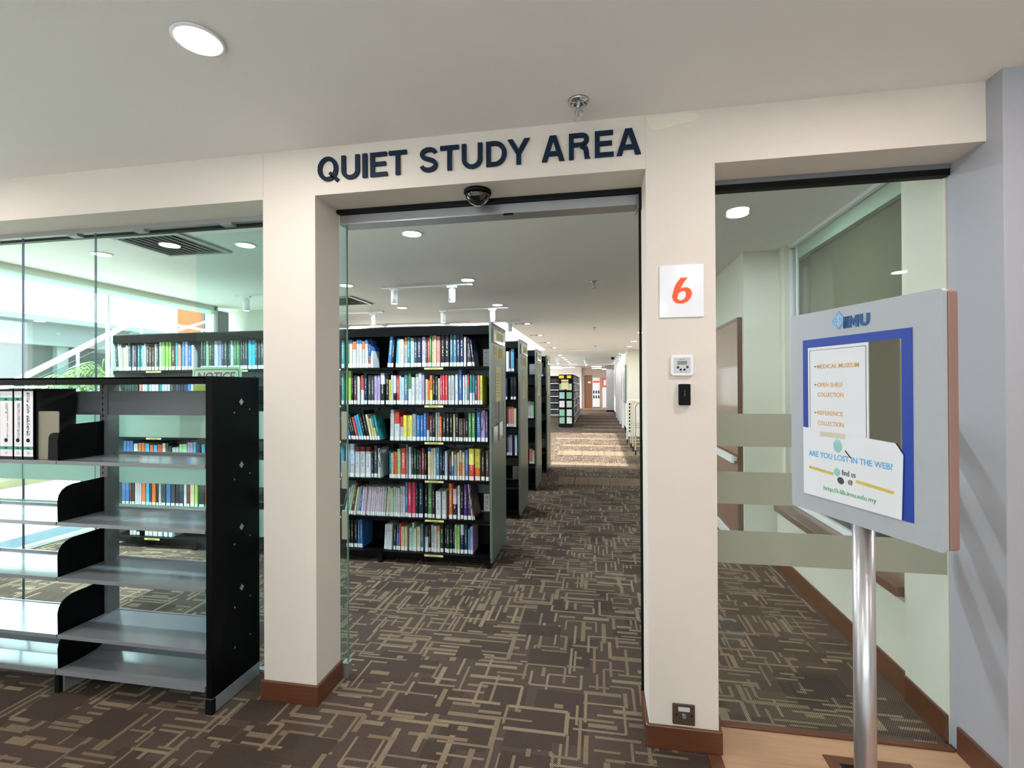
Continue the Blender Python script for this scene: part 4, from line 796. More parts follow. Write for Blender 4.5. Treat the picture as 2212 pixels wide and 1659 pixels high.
# ---------------- books ----------------
COLS = {'w':('white','d2d7dc'),'s':('silver grey','b9bcbc'),'k':('black','17171b'),'n':('navy','1f2b4e'),'b':('blue','3b74bd'),'c':('sky blue','4fb0dc'),'t':('teal','2b8a94'),'f':('steel blue','4c7e96'),
 'g':('green','568a55'),'l':('lime green','a6d468'),'z':('pale green','a9d7a6'),'x':('dark green','1e3b33'),'y':('yellow','e3da5c'),'o':('orange','e0742e'),'r':('red','d0483f'),'p':('pink red','dd4060'),'j':('salmon','e08a80'),
 'v':('lilac','b3a0cf'),'q':('dark purple','49306e'),'e':('cream','dccfa6'),'m':('maroon','7a2a34'),'h':('grey','8b97a2'),'d':('slate grey','3c4247'),'i':('pale blue','bcd3ea'),'a':('pale mauve','d2c3d4'),'u':('brown','58423a')}
def bookmat():
    m = bpy.data.materials.new('book_cover'); m.use_nodes = True; nt = m.node_tree; L = nt.links.new; b = nt.nodes['Principled BSDF']
    b.inputs['Roughness'].default_value = .42
    a1 = N(nt, 'ShaderNodeAttribute', attribute_type='OBJECT', attribute_name='cover_a'); a2 = N(nt, 'ShaderNodeAttribute', attribute_type='OBJECT', attribute_name='cover_b'); a3 = N(nt, 'ShaderNodeAttribute', attribute_type='OBJECT', attribute_name='split')
    ink = N(nt, 'ShaderNodeAttribute', attribute_type='OBJECT', attribute_name='ink')
    tc = N(nt, 'ShaderNodeTexCoord'); sp = N(nt, 'ShaderNodeSeparateXYZ'); L(tc.outputs['Generated'], sp.inputs[0])
    gt = N(nt, 'ShaderNodeMath', op='GREATER_THAN'); L(sp.outputs['Z'], gt.inputs[0]); L(a3.outputs['Fac'], gt.inputs[1])
    mx = N(nt, 'ShaderNodeMix', data_type='RGBA'); L(gt.outputs[0], mx.inputs[0]); L(a1.outputs['Vector'], mx.inputs[6]); L(a2.outputs['Vector'], mx.inputs[7])
    # lettering-like marks along the middle of the spine
    oi = N(nt, 'ShaderNodeObjectInfo'); mp = N(nt, 'ShaderNodeVectorMath', op='MULTIPLY'); mp.inputs[1].default_value = (3, 0, 55); L(tc.outputs['Generated'], mp.inputs[0])
    ad = N(nt, 'ShaderNodeVectorMath', op='ADD'); L(mp.outputs[0], ad.inputs[0]); cm = N(nt, 'ShaderNodeCombineXYZ'); ml = N(nt, 'ShaderNodeMath', op='MULTIPLY'); L(oi.outputs['Random'], ml.inputs[0]); ml.inputs[1].default_value = 90; L(ml.outputs[0], cm.inputs[1]); L(cm.outputs[0], ad.inputs[1])
    nz = N(nt, 'ShaderNodeTexNoise'); nz.inputs['Scale'].default_value = 1; nz.inputs['Detail'].default_value = 0; L(ad.outputs[0], nz.inputs['Vector'])
    t1 = N(nt, 'ShaderNodeMath', op='GREATER_THAN'); L(nz.outputs['Fac'], t1.inputs[0]); t1.inputs[1].default_value = .5
    def rng(sock, lo, hi):
        a = N(nt, 'ShaderNodeMath', op='SUBTRACT'); L(sock, a.inputs[0]); a.inputs[1].default_value = (lo+hi)/2
        c = N(nt, 'ShaderNodeMath', op='ABSOLUTE'); L(a.outputs[0], c.inputs[0]); d = N(nt, 'ShaderNodeMath', op='LESS_THAN'); L(c.outputs[0], d.inputs[0]); d.inputs[1].default_value = (hi-lo)/2; return d.outputs[0]
    def mul(a, c): q = N(nt, 'ShaderNodeMath', op='MULTIPLY'); L(a, q.inputs[0]); L(c, q.inputs[1]); return q.outputs[0]
    msk = mul(mul(mul(t1.outputs[0], rng(sp.outputs['X'], .36, .64)), rng(sp.outputs['Z'], .34, .84)), rng(sp.outputs['Y'], -1, .03))
    q = N(nt, 'ShaderNodeMath', op='MULTIPLY'); L(msk, q.inputs[0]); q.inputs[1].default_value = .75
    m2 = N(nt, 'ShaderNodeMix', data_type='RGBA'); L(q.outputs[0], m2.inputs[0]); L(mx.outputs[2], m2.inputs[6]); L(ink.outputs['Vector'], m2.inputs[7])
    L(m2.outputs[2], b.inputs['Base Color']); return m
BOOKM = bookmat()
def labelmat():
    m = bpy.data.materials.new('call_number_label'); m.use_nodes = True; nt = m.node_tree; L = nt.links.new; b = nt.nodes['Principled BSDF']; b.inputs['Roughness'].default_value = .5
    tc = N(nt, 'ShaderNodeTexCoord'); oi = N(nt, 'ShaderNodeObjectInfo'); mp = N(nt, 'ShaderNodeVectorMath', op='MULTIPLY'); mp.inputs[1].default_value = (5, 0, 6); L(tc.outputs['Generated'], mp.inputs[0])
    cm = N(nt, 'ShaderNodeCombineXYZ'); ml = N(nt, 'ShaderNodeMath', op='MULTIPLY'); L(oi.outputs['Random'], ml.inputs[0]); ml.inputs[1].default_value = 50; L(ml.outputs[0], cm.inputs[1])
    ad = N(nt, 'ShaderNodeVectorMath', op='ADD'); L(mp.outputs[0], ad.inputs[0]); L(cm.outputs[0], ad.inputs[1])
    nz = N(nt, 'ShaderNodeTexNoise'); nz.inputs['Scale'].default_value = 1; L(ad.outputs[0], nz.inputs['Vector'])
    t1 = N(nt, 'ShaderNodeMath', op='GREATER_THAN'); L(nz.outputs['Fac'], t1.inputs[0]); t1.inputs[1].default_value = .64
    mx = N(nt, 'ShaderNodeMix', data_type='RGBA'); L(t1.outputs[0], mx.inputs[0]); mx.inputs[6].default_value = lin('e2e6e8'); mx.inputs[7].default_value = lin('8c9098'); L(mx.outputs[2], b.inputs['Base Color'])
    return m
LABM = labelmat(); PAGEM = mat('book_pages', 'dcd6c6', .9, var=.08, vscale=3, stretch=(300, 1, 1))
def unit_meshes():
    b = MB(); t = .10; r = .03
    pts = [(0, .04), (.12, 0), (.88, 0), (1, .04), (1, 1), (1-t, 1), (1-t, .05), (t, .05), (t, 1), (0, 1)]
    b.prism(pts, 0, 1, 'z'); c = b.build('cover', BOOKM)
    b = MB(); b.box(.10, .90, .05, .97, .015, .985); p = b.build('pages', PAGEM)
    b = MB(); b.box(.06, .94, -.006, .02, .0, 1); l = b.build('call_label', LABM)
    ms = (c.data, p.data, l.data)
    for o in (c, p, l): bpy.data.objects.remove(o)
    return ms
UC, UP, UL = unit_meshes()
proto = bpy.data.objects.new('book', None)
def parse(s):
    out = []
    for it in s.split(';'):
        a = it.split(','); cc = a[4].split('/'); c1 = cc[0]; c2 = cc[1][0] if len(cc) > 1 else c1; sp_ = 1 - int(cc[1][1:])/100 if len(cc) > 1 else 2.0
        out.append((float(a[0]), float(a[1]), float(a[2]), float(a[3]), c1, c2, sp_))
    return out
rb = random.Random(5)
def jitter(h, r=rb):
    c = lin(h); k = r.uniform(.74, 1.02); return [min(1, x*k) for x in c[:3]]
def placed(x, wd, tilt, z):   # the book stands on its lower corner when it leans
    a = R(tilt)
    return x, z
ROWN = ('top', 'second', 'third', 'fourth', 'fifth', 'bottom')
ORD = ['1st','2nd','3rd'] + ['%dth' % k for k in range(4, 60)]
def size_word(wd, h): return 'thick' if wd > .036 else ('thin' if wd < .020 else ('tall' if h > .285 else ('short' if h < .225 else 'mid-sized')))
def full_color(q): return COLS[q[4]][0] if q[4] == q[5] else COLS[q[4]][0] + ' and ' + COLS[q[5]][0]
def book_row(items, z, yf, rowname, side):
    labs = []
    items = sorted(items)
    for i, q in enumerate(items):
        A = COLS[items[i-1][4]][0] if i else None; B = COLS[items[i+1][4]][0] if i < len(items)-1 else None
        nm = size_word(q[1], q[2]) + ' ' + full_color(q) + ' book'
        if A and B: labs.append(f'{nm} between a {A} and a {B} one, {rowname}')
        elif B: labs.append(f'{nm} at the left end of the row, {rowname}')
        else: labs.append(f'{nm} at the right end of the row, {rowname}')
    cnt = {}
    for i, q in enumerate(items):
        k = full_color(q); cnt[k] = cnt.get(k, 0) + 1
        if labs.count(labs[i]) > 1 or len(labs[i].split()) > 16:
            labs[i] = f'{size_word(q[1], q[2])} {k} book, {ORD[cnt[k]-1]} {k} one from the left, {rowname}'
            if len(labs[i].split()) > 16: labs[i] = f'{k} book, {ORD[cnt[k]-1]} such from the left, {rowname}'
    for q, lb_ in zip(items, labs):
        x, wd, h, tilt, c1, c2, sp_ = q
        dep = min(.23, h*rb.uniform(.68, .8)); yy = yf + rb.uniform(-.006, .008)
        r = proto.copy(); r.name = 'book'; col.objects.link(r)
        r['label'] = lb_; r['category'] = 'book'; r['group'] = 'books on the ' + side
        wd2 = wd*.94
        a = R(tilt); lift = abs(math.sin(a))*wd2 if tilt else 0
        r.location = (x, yy, z + (lift if a > 0 else 0) + .0005); r.rotation_euler = (0, a, 0)
        for nm, me, sc_, lo in (('cover', UC, (wd2, dep, h), (0,0,0)), ('pages', UP, (wd2, dep, h), (0,0,0)), ('call_label', UL, (wd2, dep, .034), (0,0,.004))):
            o = bpy.data.objects.new(nm, me); o.parent = r; o.scale = sc_; o.location = lo; col.objects.link(o)
            if nm == 'cover':
                ca, cb = jitter(COLS[c1][1]), jitter(COLS[c2][1]); o['cover_a'] = ca; o['cover_b'] = cb; o['split'] = sp_
                lum = sum(ca)/3; o['ink'] = [.75,.75,.7] if lum < .25 else [.08,.08,.12]
            if nm == 'call_label' and (c1 in 'w' and wd > .05): o.scale = (wd2, dep, .0001 + .034)
for i, k in enumerate(('m1','m2','m3','m4','m5','m6')):
    items = [q for q in parse(BOOKS[k])]
    zz = ROWZ[i]
    book_row(items, zz, NEAR + .012, ROWN[i] + ' shelf in the doorway view', 'nearest tall bookcase')
book_row(parse(BOOKS['l1']), ROWZ[0], NEAR + .012, 'top shelf behind the left window', 'left part of the nearest tall bookcase')
# all further books as one mass
def rest():
    b = MB(); cols_ = []
    def put(x, y, z, wd, dep, h, c, lab=True):
        n0 = len(b.f); b.box(x, x+wd*.93, y, y+dep, z, z+h); cols_.extend([lin(COLS[c][1])]*6)
        if lab: b.box(x+.001, x+wd*.88, y-.0012, y+.002, z+.004, z+.036); cols_.extend([lin('e8ecee')]*6)
    for k, zi in (('l2', 1), ('l4', 3), ('l5', 4), ('l6', 5)):
        for q in parse(BOOKS[k]): put(q[0], NEAR+.012, ROWZ[zi], q[1], .17, q[2], q[4])
    r3 = random.Random(3)
    fill = 'kkdwsnbrcuegmotp'
    for x in (-4.6,): 
        xx = x
        while xx < -2.35:
            wd = r3.uniform(.016, .036)
            if not (-2.3 < xx): put(xx, NEAR+.012, ROWZ[2], wd, .17, r3.uniform(.2, .28), r3.choice(fill))
            xx += wd
    # right ends of the other cases, as seen between the end panels
    spec = {5.55: ((0, [(-1.052,.03,.24,'w'),(-1.018,.018,.25,'d'),(-.992,.014,.27,'c'),(-.975,.016,.27,'f')]), (1, [(-1.06,.02,.25,'n'),(-1.0,.03,.27,'k'),(-.965,.03,.27,'k')]), (2, [(-1.05,.022,.24,'u'),(-1.026,.018,.24,'j'),(-1.006,.018,.24,'j'),(-.986,.018,.24,'j'),(-.965,.03,.22,'e')]), (3, [(-1.05,.02,.22,'d'),(-1.03,.02,.24,'h'),(-1.008,.02,.24,'v'),(-.955,.03,.24,'i')])),
            7.08: ((2, [(-1.04,.03,.26,'a'),(-1.008,.026,.25,'a'),(-.98,.03,.24,'z'),(-.95,.02,.25,'z')]), (4, [(-1.0,.03,.22,'j'),(-.97,.02,.22,'j'),(-.95,.03,.2,'e')])),
            8.60: ((0, [(-1.06+.022*k,.02,.25,'kudhk'[k]) for k in range(5)]),)}
    for y, rows in spec.items():
        for zi, lst in rows:
            for x, wd, h, c in lst: put(x, y+.012, ROWZ[zi], wd, .16, h, c)
    for y in (5.55, 7.08, 8.60):
        for zi in range(6):
            xx = -2.8
            while xx < -1.12:
                wd = r3.uniform(.018, .036); put(xx, y+.012, ROWZ[zi], wd, .16, r3.uniform(.2, .27), r3.choice(fill), False); xx += wd
                if r3.random() < .05: xx += .2
    # far island
    for z in FARZ:
        yy = 18.5
        while yy < 25.8:
            wd = r3.uniform(.025, .05); n0 = len(b.f); b.box(-1.12, -.915, yy, yy+wd*.92, z+.02, z+.02+r3.uniform(.2, .27)); cols_.extend([lin(COLS[r3.choice('kkdnwsbkuwo')][1])]*6); yy += wd
            if r3.random() < .06: yy += .25
        xx = -3.2
        while xx < -1.75:
            wd = r3.uniform(.03, .05); b.box(xx, xx+wd*.9, 24.03, 24.2, z+.02, z+.24); cols_.extend([lin(COLS[r3.choice('kkdnku')][1])]*6); xx += wd
    o = b.build('books', MASSM, fix=False)
    ca = o.data.color_attributes.new('book_color', 'FLOAT_COLOR', 'CORNER')
    data = []
    for f, c in zip(o.data.polygons, cols_): data.extend(list(c)*f.loop_total)
    ca.data.foreach_set('color', data)
    tag(o, 'rows of small distant books filling the farther and lower shelves', 'books', None, 'stuff')
FARZ = (1.66, 1.34, 1.02, .70, .38, .10)
MASSM = bpy.data.materials.new('book_mass'); MASSM.use_nodes = True
_a = N(MASSM.node_tree, 'ShaderNodeAttribute', attribute_name='book_color'); MASSM.node_tree.links.new(_a.outputs['Color'], MASSM.node_tree.nodes['Principled BSDF'].inputs['Base Color'])
rest()
# wire book supports at the ends of groups
def wire_support(x, z, lab):
    o = MB(); y = NEAR + .0
    o.tube([(x-.03, y+.02, z+.31), (x-.012, y, z+.27), (x-.035, y-.002, z+.20), (x-.012, y-.004, z+.10), (x+.012, y-.004, z+.20), (x-.008, y, z+.27), (x+.01, y+.02, z+.31)], .0022, 6)
    r = o.build('wire_book_support', BLACKM); tag(r, lab, 'bookend', 'wire book supports')
wire_support(-1.985, 1.72, 'black wire book support hanging before the gap on the top shelf')
wire_support(-1.905, 1.07, 'black wire book support by the teal book, third shelf')
wire_support(-.965, 1.07, 'black wire book support at the right end of the third shelf')
wire_support(-1.895, .735, 'black wire book support before the grey side of a book, fourth shelf')
wire_support(-1.06, .395, 'black wire book support on the cream book at the right end, fifth shelf')
wire_support(-2.02, .10, 'black wire book support beside the blue book, bottom shelf')

# papers on the bookcase end panels
def notice(y0, y1, z0, z1, lab, m_, x=-.8835, cat='notice', lines=4):
    t = thing('paper_notice', lab, cat, (x, (y0+y1)/2, z0))
    b = MB(); b.box(x, x+.0015, y0, y1, z0, z1); s_ = b.build('sheet', m_, t)
    b = MB()
    for k in range(lines):
        zz = z1 - (z1-z0)*(.2+.7*k/lines); b.box(x+.0014, x+.0019, y0+.12*(y1-y0), y1-(.12+.2*rb.random())*(y1-y0), zz-.003, zz+.001)
    b.build('print', mat('grey_print', '77756a', .7), s_)
for i, y in enumerate((4.02, 5.55, 7.08, 8.60)):
    w_ = ('nearest', 'second', 'third', 'fourth')[i]
    notice(y+.05, y+.22, 1.80, 1.905, f'small pale note taped high on the end of the {w_} tall bookcase', PAPERY)
    notice(y+.29, y+.46, 1.80, 1.900, f'small yellow note beside the pale one, end of the {w_} tall bookcase', mat('note_yellow', 'd6c83c', .6))
    notice(y+.15, y+.38, 1.40, 1.725, f'long cream sheet taped at eye height, end of the {w_} tall bookcase', PAPERY, lines=8)
    t = thing('sign_holder', f'clear plastic sign holder at the top of the {w_} tall bookcase end', 'sign holder', (-.88, y+.25, 1.95))
    b = MB(); b.box(-.8835, -.868, y+.02, y+.5, 1.930, 2.045); b.build('holder_body', mat('clear_plastic_grey', 'aebbb0', .08, coat=1), t)
    b = MB(); b.box(-.8678, -.867, y+.12, y+.42, 1.955, 2.025); b.build('insert', PAPERY, t)
t = thing('leaflet_rack', 'wire leaflet rack fixed to the end of the nearest tall bookcase', 'rack', (-.88, 4.25, 1.06))
b = MB()
for y0, y1 in ((4.02, 4.22), (4.25, 4.45)): b.tube([(-.870, y0, 1.06), (-.870, y0, 1.40), (-.868, y0+.03, 1.415), (-.868, y1-.03, 1.415), (-.870, y1, 1.40), (-.870, y1, 1.06), (-.870, y0, 1.06)], .003)
for z in (1.14, 1.26): b.tube([(-.872, 4.02, z), (-.872, 4.45, z)], .002)
b.build('wire_frame', ALU, t)
b = MB(); b.box(-.8835, -.872, 4.03, 4.21, 1.065, 1.20); b.box(-.8835, -.872, 4.26, 4.44, 1.065, 1.22); b.build('pocket', mat('clear_pocket', '93a096', .1, coat=1), t)
# ---------------- ceiling fittings ----------------
def downlight(x, y, lab, group, r=.068, e=26, zc=CH, real=True, color=(.95, .97, 1)):
    t = thing('downlight', lab, 'ceiling light', (x, y, zc), group)
    b = MB(); b.lathe([(r+.013, -.001), (r+.012, -.006), (r+.002, -.008), (r, -.003)], (x, y, zc), 28); b.build('trim_ring', WHITE, t, smooth=True)
    b = MB(); b.cyl((x, y, zc-.009), (x, y, zc-.0045), r, n=28); b.build('diffuser', DLE, t)
    if real:
        ld = bpy.data.lights.new('downlight_lamp', 'AREA'); ld.shape = 'DISK'; ld.size = 2*r; ld.energy = e; ld.color = color
        lo_ = bpy.data.objects.new('downlight_lamp', ld); lo_.location = (x, y, zc-.012); col.objects.link(lo_)
    return t
WARM = (1, .92, .86)
downlight(-1.312, 1.405, 'large bright downlight in the ceiling this side of the doorway', 'front hall downlights', e=27, color=WARM)
for x, y in ((-3.42, 1.35), (.93, 1.3), (-3.42, -.9), (-1.31, -.9), (.93, -.9), (3.1, 1.3), (3.1, -.9), (-1.31, -3.2), (.93, -3.2)):  # some read from glass reflections, the others unseen and added as fill
    downlight(x, y, 'round downlight in the front hall ceiling, out of the picture', 'front hall downlights', e=27, color=WARM)
pos = {(-1.385, 3.48): 'lone bright downlight highest in the doorway view', (-2.83, 3.50): 'bright downlight beside the air grille, nearest the left pillar', (-4.24, 3.50): 'bright downlight left of the air grille',
  (-1.39, 5.11): 'bright downlight at the right end of the first track rail', (-2.83, 5.11): 'bright downlight half hidden behind the edge of the glass door leaf', (-2.83, 6.72): 'bright downlight below the left spotlight of the first track',
  (-1.40, 6.76): 'bright downlight beside the right end of the second track rail', (.95, 3.50): 'bright downlight seen through the right window'}
for (x, y), lab in pos.items(): downlight(x, y, lab, 'library downlights', e=40 if x > 0 else 78, color=(.82, .94, 1))
for i, y in enumerate((10.95, 13.1, 14.8)): downlight(.965, y, f'bright downlight by the right wall, {("nearest","middle","farthest")[i]} of the three before the step', 'aisle downlights', e=46)
for i, y in enumerate((17.86, 19.4, 21.0, 22.7, 24.4)):
    downlight(.84, y, f'far downlight along the right corridor wall, {ORD[i]} of five from the front', 'corridor downlights', e=28, zc=CH-.03)
    downlight(-1.34, y, f'far downlight left of the corridor, {ORD[i]} of five from the front', 'corridor downlights', e=28, zc=CH-.03)
def twin(x, y, lab):
    t = thing('recessed_spotlight', lab, 'ceiling light', (x, y, CH), 'twin recessed spotlights')
    b = MB(); b.box(x-.17, x+.17, y-.09, y+.09, CH-.004, CH-.0005, 0); b.box(x-.155, x+.155, y-.075, y+.075, CH-.006, CH-.0035, 1); b.build('trim_plate', [WHITE, POSTG], t)
    for dx, m_ in ((-.08, WHITE), (.08, SPOTE)):
        b = MB(); b.cyl((x+dx, y, CH-.012), (x+dx, y, CH-.0055), .05, n=18); b.build('lamp', m_, t)
for i, y in enumerate((8.92, 11.02, 12.95, 14.72)): twin(-1.36, y, f'twin recessed spotlight in the aisle ceiling, {ORD[i]} from the front')
# track rails with cylinder spotlights
def track(x0, x1, y, lab, spots):
    t = thing('track_rail', lab, 'track', ((x0+x1)/2, y, CH), 'track rails')
    b = MB(); b.box(x0, x1, y-.018, y+.018, CH-.022, CH-.0005); b.build('rail', WHITE, t)
    b = MB(); b.box(x0-.02, x0, y-.02, y+.02, CH-.026, CH-.0005); b.box(x1, x1+.02, y-.02, y+.02, CH-.026, CH-.0005); b.build('end_cap', WHITE, t)
    for x, sl in spots:
        s_ = thing('track_spotlight', sl, 'spotlight', (x, y, CH-.022), 'white cylinder track spotlights')
        b = MB(); b.box(x-.055, x+.055, y-.016, y+.016, CH-.046, CH-.0225); b.build('adapter', WHITE, s_)
        b = MB(); b.cyl((x, y, CH-.062), (x, y, CH-.046), .012, n=12); b.build('stem', WHITE, s_)
        b = MB(); b.cyl((x, y, CH-.205), (x, y, CH-.062), .0375, n=24); b.build('spot_body', WHITE, s_, smooth=True)
        b = MB(); b.cyl((x, y, CH-.2065), (x, y, CH-.2052), .033, n=24); b.build('lens', SPOTE, s_)
track(-2.46, -1.40, 5.28, 'first track rail above the nearest tall bookcase', [(-2.32, 'white cylinder spotlight at the left of the first track rail'), (-1.625, 'white cylinder spotlight at the right of the first track rail')])
track(-4.47, -3.4, 5.38, 'track rail seen through the left window beside the pillar', [(-4.34, 'white cylinder spotlight seen through the left window')])
track(-2.33, -1.31, 6.97, 'second track rail above the bookcases', [(-2.28, 'white cylinder spotlight at the left of the second track rail'), (-1.52, 'white cylinder spotlight at the right of the second track rail')])
track(-4.2, -3.27, 6.97, 'second row track rail at the far left of the doorway', [(-3.42, 'white cylinder spotlight near the glass door edge, second row')])
track(-1.90, -1.36, 8.42, 'third track rail above the end of the bookcases', [(-1.52, 'white cylinder spotlight of the third track above the bookcase end')])
track(-4.6, -2.3, 8.45, 'third row track rail low above the bookcase top', [(-3.9, 'small cylinder spotlight, left one on the third row rail'), (-2.7, 'small cylinder spotlight, right one on the third row rail')])
def corridor_spot(x, y, lab):
    t = thing('corridor_spotlight', lab, 'spotlight', (x, y, CH-.03))
    b = MB(); b.cyl((x, y, CH-.10), (x, y, CH-.031), .02, n=12); b.build('stem', WHITE, t)
    b = MB(); b.cyl((x+.04, y-.06, CH-.30), (x-.02, y+.03, CH-.07), .05, n=18); b.build('spot_body', WHITE, t, smooth=True)
    b = MB(); b.cyl((x+.041, y-.062, CH-.304), (x+.0402, y-.0605, CH-.3005), .044, n=18); b.build('lens', SPOTE, t)
corridor_spot(-.48, 20.5, 'tilted white spotlight hanging in the middle of the corridor')
corridor_spot(-1.55, 19.0, 'white spotlight hanging left of the corridor above the island shelf')
def sprinkler(x, y, lab, zc=CH, s=1.0):
    t = thing('sprinkler_head', lab, 'sprinkler', (x, y, zc), 'ceiling sprinklers')
    b = MB(); b.lathe([(.040*s, -.001), (.038*s, -.008), (.026*s, -.014), (.014*s, -.016)], (x, y, zc), 24); b.build('escutcheon', CHROME, t, smooth=True)
    b = MB(); b.cyl((x, y, zc-.040), (x, y, zc-.012), .010, .008, n=14); b.tube([(x-.012, y, zc-.038), (x-.016, y, zc-.055), (x-.003, y, zc-.070)], .003); b.tube([(x+.012, y, zc-.038), (x+.016, y, zc-.055), (x+.003, y, zc-.070)], .003); b.cyl((x, y, zc-.066), (x, y, zc-.036), .0035, n=8); b.build('frame', CHROME, t)
    b = MB(); b.cyl((x, y, zc-.077), (x, y, zc-.074), .018*s, n=16); b.build('deflector', CHROME, t)
sprinkler(-.069, 1.99, 'chrome sprinkler head in the ceiling just in front of the lettering', s=1.1)
sprinkler(-.025, 5.46, 'sprinkler head nearest in the ceiling beyond the doorway')
sprinkler(-.045, 9.79, 'sprinkler head farther along the aisle ceiling, middle one')
sprinkler(-.05, 14.3, 'farthest sprinkler head along the aisle ceiling')
def grille(x0, x1, y0, y1, lab):
    t = thing('air_grille', lab, 'air vent', ((x0+x1)/2, (y0+y1)/2, CH), 'square ceiling air grilles')
    b = MB(); f = .035
    for a in ((x0, x1, y0, y0+f), (x0, x1, y1-f, y1), (x0, x0+f, y0+f, y1-f), (x1-f, x1, y0+f, y1-f)): b.box(a[0], a[1], a[2], a[3], CH-.016, CH-.0005)
    b.build('frame', ALUD, t)
    b = MB(); b.box(x0+f, x1-f, y0+f, y1-f, CH-.003, CH-.0005); b.build('duct_shadow', BLACKM, t)
    n = 9
    for k in range(n):
        xx = x0+f + (x1-x0-2*f)*(k+.5)/n
        b = MB(); b.prism([(xx-.026, CH-.003), (xx-.022, CH-.003), (xx+.020, CH-.016), (xx+.016, CH-.016)], y0+f, y1-f, 'y'); b.build('louvre', ALUD, t)
grille(-3.70, -3.09, 3.10, 3.66, 'square air grille in the ceiling seen through the left window')
grille(-3.72, -3.10, 5.73, 6.33, 'square air grille at the left of the doorway view')

# ---------------- right hand lobby ----------------
d2 = thing('door_2', None, None, (1.26, 5.2, 0)); struct(d2)
b = MB(); b.box(1.236, 1.268, 4.585, 5.52, .0, 2.125); b.build('door_panel', DOORW, d2)
b = MB(); b.box(1.228, 1.269, 4.56, 4.585, 0, 2.15); b.box(1.228, 1.269, 5.52, 5.55, 0, 2.15); b.box(1.228, 1.269, 4.585, 5.52, 2.125, 2.15); b.build('door_frame', SKIRT, d2)
b = MB(); b.box(1.185, 1.205, 4.60, 5.50, .85, .915); b.box(1.2, 1.24, 4.62, 4.66, .865, .90); b.box(1.2, 1.24, 5.42, 5.46, .865, .90); b.build('push_bar', WHITE, d2)
b = MB(); b.box(1.225, 1.238, 4.59, 5.52, .075, .17); b.build('kick_plate', WHITE, d2)
# ---------------- rolling racks by the right wall ----------------
def rack(x, y, lab, m_, white=False):
    t = thing('rolling_rack', lab, 'rack', (x, y, 0), 'rolling racks parked by the right wall')
    x0, x1 = x-.10, x+.30; H = 1.16
    b = MB(); b.tube([(x0, y, .10), (x0, y, H-.08), (x0+.03, y, H-.02), (x0+.09, y, H), (x1-.09, y, H), (x1-.03, y, H-.02), (x1, y, H-.08), (x1, y, .10)], .016, 8)
    b.tube([(x0, y, .2), (x1, y, .2)], .012, 8); b.tube([(x0, y, .62), (x1, y, .62)], .012, 8); b.build('tube_frame', m_, t)
    if white:
        b = MB(); b.box(x0+.02, x1, y-.01, y+.01, .2, H-.05, 0)
        for k in range(9): b.box(x0+.05, x0+.09, y-.0115, y-.0095, .3+.09*k, .36+.09*k, 1)
        b.build('perforated_panel', [WHITE, BLACKM], t)
    for xx in (x0, x1):
        b = MB(); b.cyl((xx-.012, y, .045), (xx+.012, y, .045), .045, n=14); b.box(xx-.016, xx+.016, y-.015, y+.015, .06, .115); b.build('castor', BLACKM, t)
BEIGE = mat('beige_enamel', 'c9bfa0', .45)
rack(.93, 11.0, 'beige tube rack on castors, nearest of those by the right wall', BEIGE)
rack(.925, 11.7, 'beige tube rack on castors, second by the right wall', BEIGE)
rack(.92, 12.3, 'beige tube rack on castors, third by the right wall', BEIGE)
rack(.88, 13.2, 'white perforated rack on castors, farthest by the right wall', WHITE, True)

# ---------------- far end ----------------
d3 = thing('door_3', None, None, (-.6, 33.28, 0)); struct(d3)
b = MB(); b.box(-.80, -.38, 33.24, 33.29, 0, 2.19); b.build('door_panel', DOORW, d3)
b = MB(); b.box(-.86, -.80, 33.22, 33.29, 0, 2.25); b.box(-.80, -.34, 33.22, 33.29, 2.19, 2.25); b.build('door_frame', SKIRT, d3)
b = MB(); b.box(-.62, -.42, 33.235, 33.24, 1.72, 1.84); b.build('door_plate', WHITE, d3)
def banner(x0, x1, z0, z1, lab, orange_top):
    t = thing('banner', lab, 'poster', ((x0+x1)/2, 33.2, z0))
    b = MB(); b.box(x0, x1, 33.2, 33.206, z0, z1); s_ = b.build('sheet', PAPER, t)
    b = MB()
    if orange_top: b.box(x0, x1, 33.194, 33.2, z1-.62, z1); b.box(x0+.08, x1, 33.19, 33.195, z1-.5, z1-.12, 1)
    else:
        b.box(x0+.03, x1-.03, 33.195, 33.2, z1-.34, z1-.22)
        for k in range(3):
            for j in range(2): b.box(x0+.04+.16*k, x0+.13+.16*k, 33.195, 33.2, .68+.33*j, .88+.33*j, 2)
    b.build('print', [ORANGE, PAPER, DKBLUE], s_)
    b = MB(); b.box(x0, x1, 33.15, 33.25, 0.004, z0); b.build('stand', POSTG, t)
banner(-.31, .17, .10, 2.09, 'white standing banner with an orange band at the far end of the corridor', False)
banner(.35, .60, .05, 2.06, 'narrow banner with an orange top, far right end of the corridor', True)
def strip(x0, x1, y, z, lab):
    t = thing('strip_light', lab, 'ceiling light', ((x0+x1)/2, y, z), 'hanging strip lights')
    b = MB(); b.box(x0, x1, y-.05, y+.05, z, z+.05); b.build('housing', WHITE, t)
    b = MB(); b.cyl((x0+.02, y, z-.012), (x1-.02, y, z-.012), .02, n=10); b.build('tube', TUBE, t)
    b = MB(); b.tube([(x0+.05, y, z+.05), (x0+.05, y, 2.79)], .006); b.tube([(x1-.05, y, z+.05), (x1-.05, y, 2.79)], .006); b.build('hanger', POSTG, t)
strip(-.33, .28, 28, 2.66, 'hanging strip light, upper nearer one at the corridor end')
strip(-.31, .26, 28.6, 2.57, 'hanging strip light, lower one just behind the nearer one')
strip(.28, .56, 29.9, 2.56, 'short hanging strip light beside the far grey column')
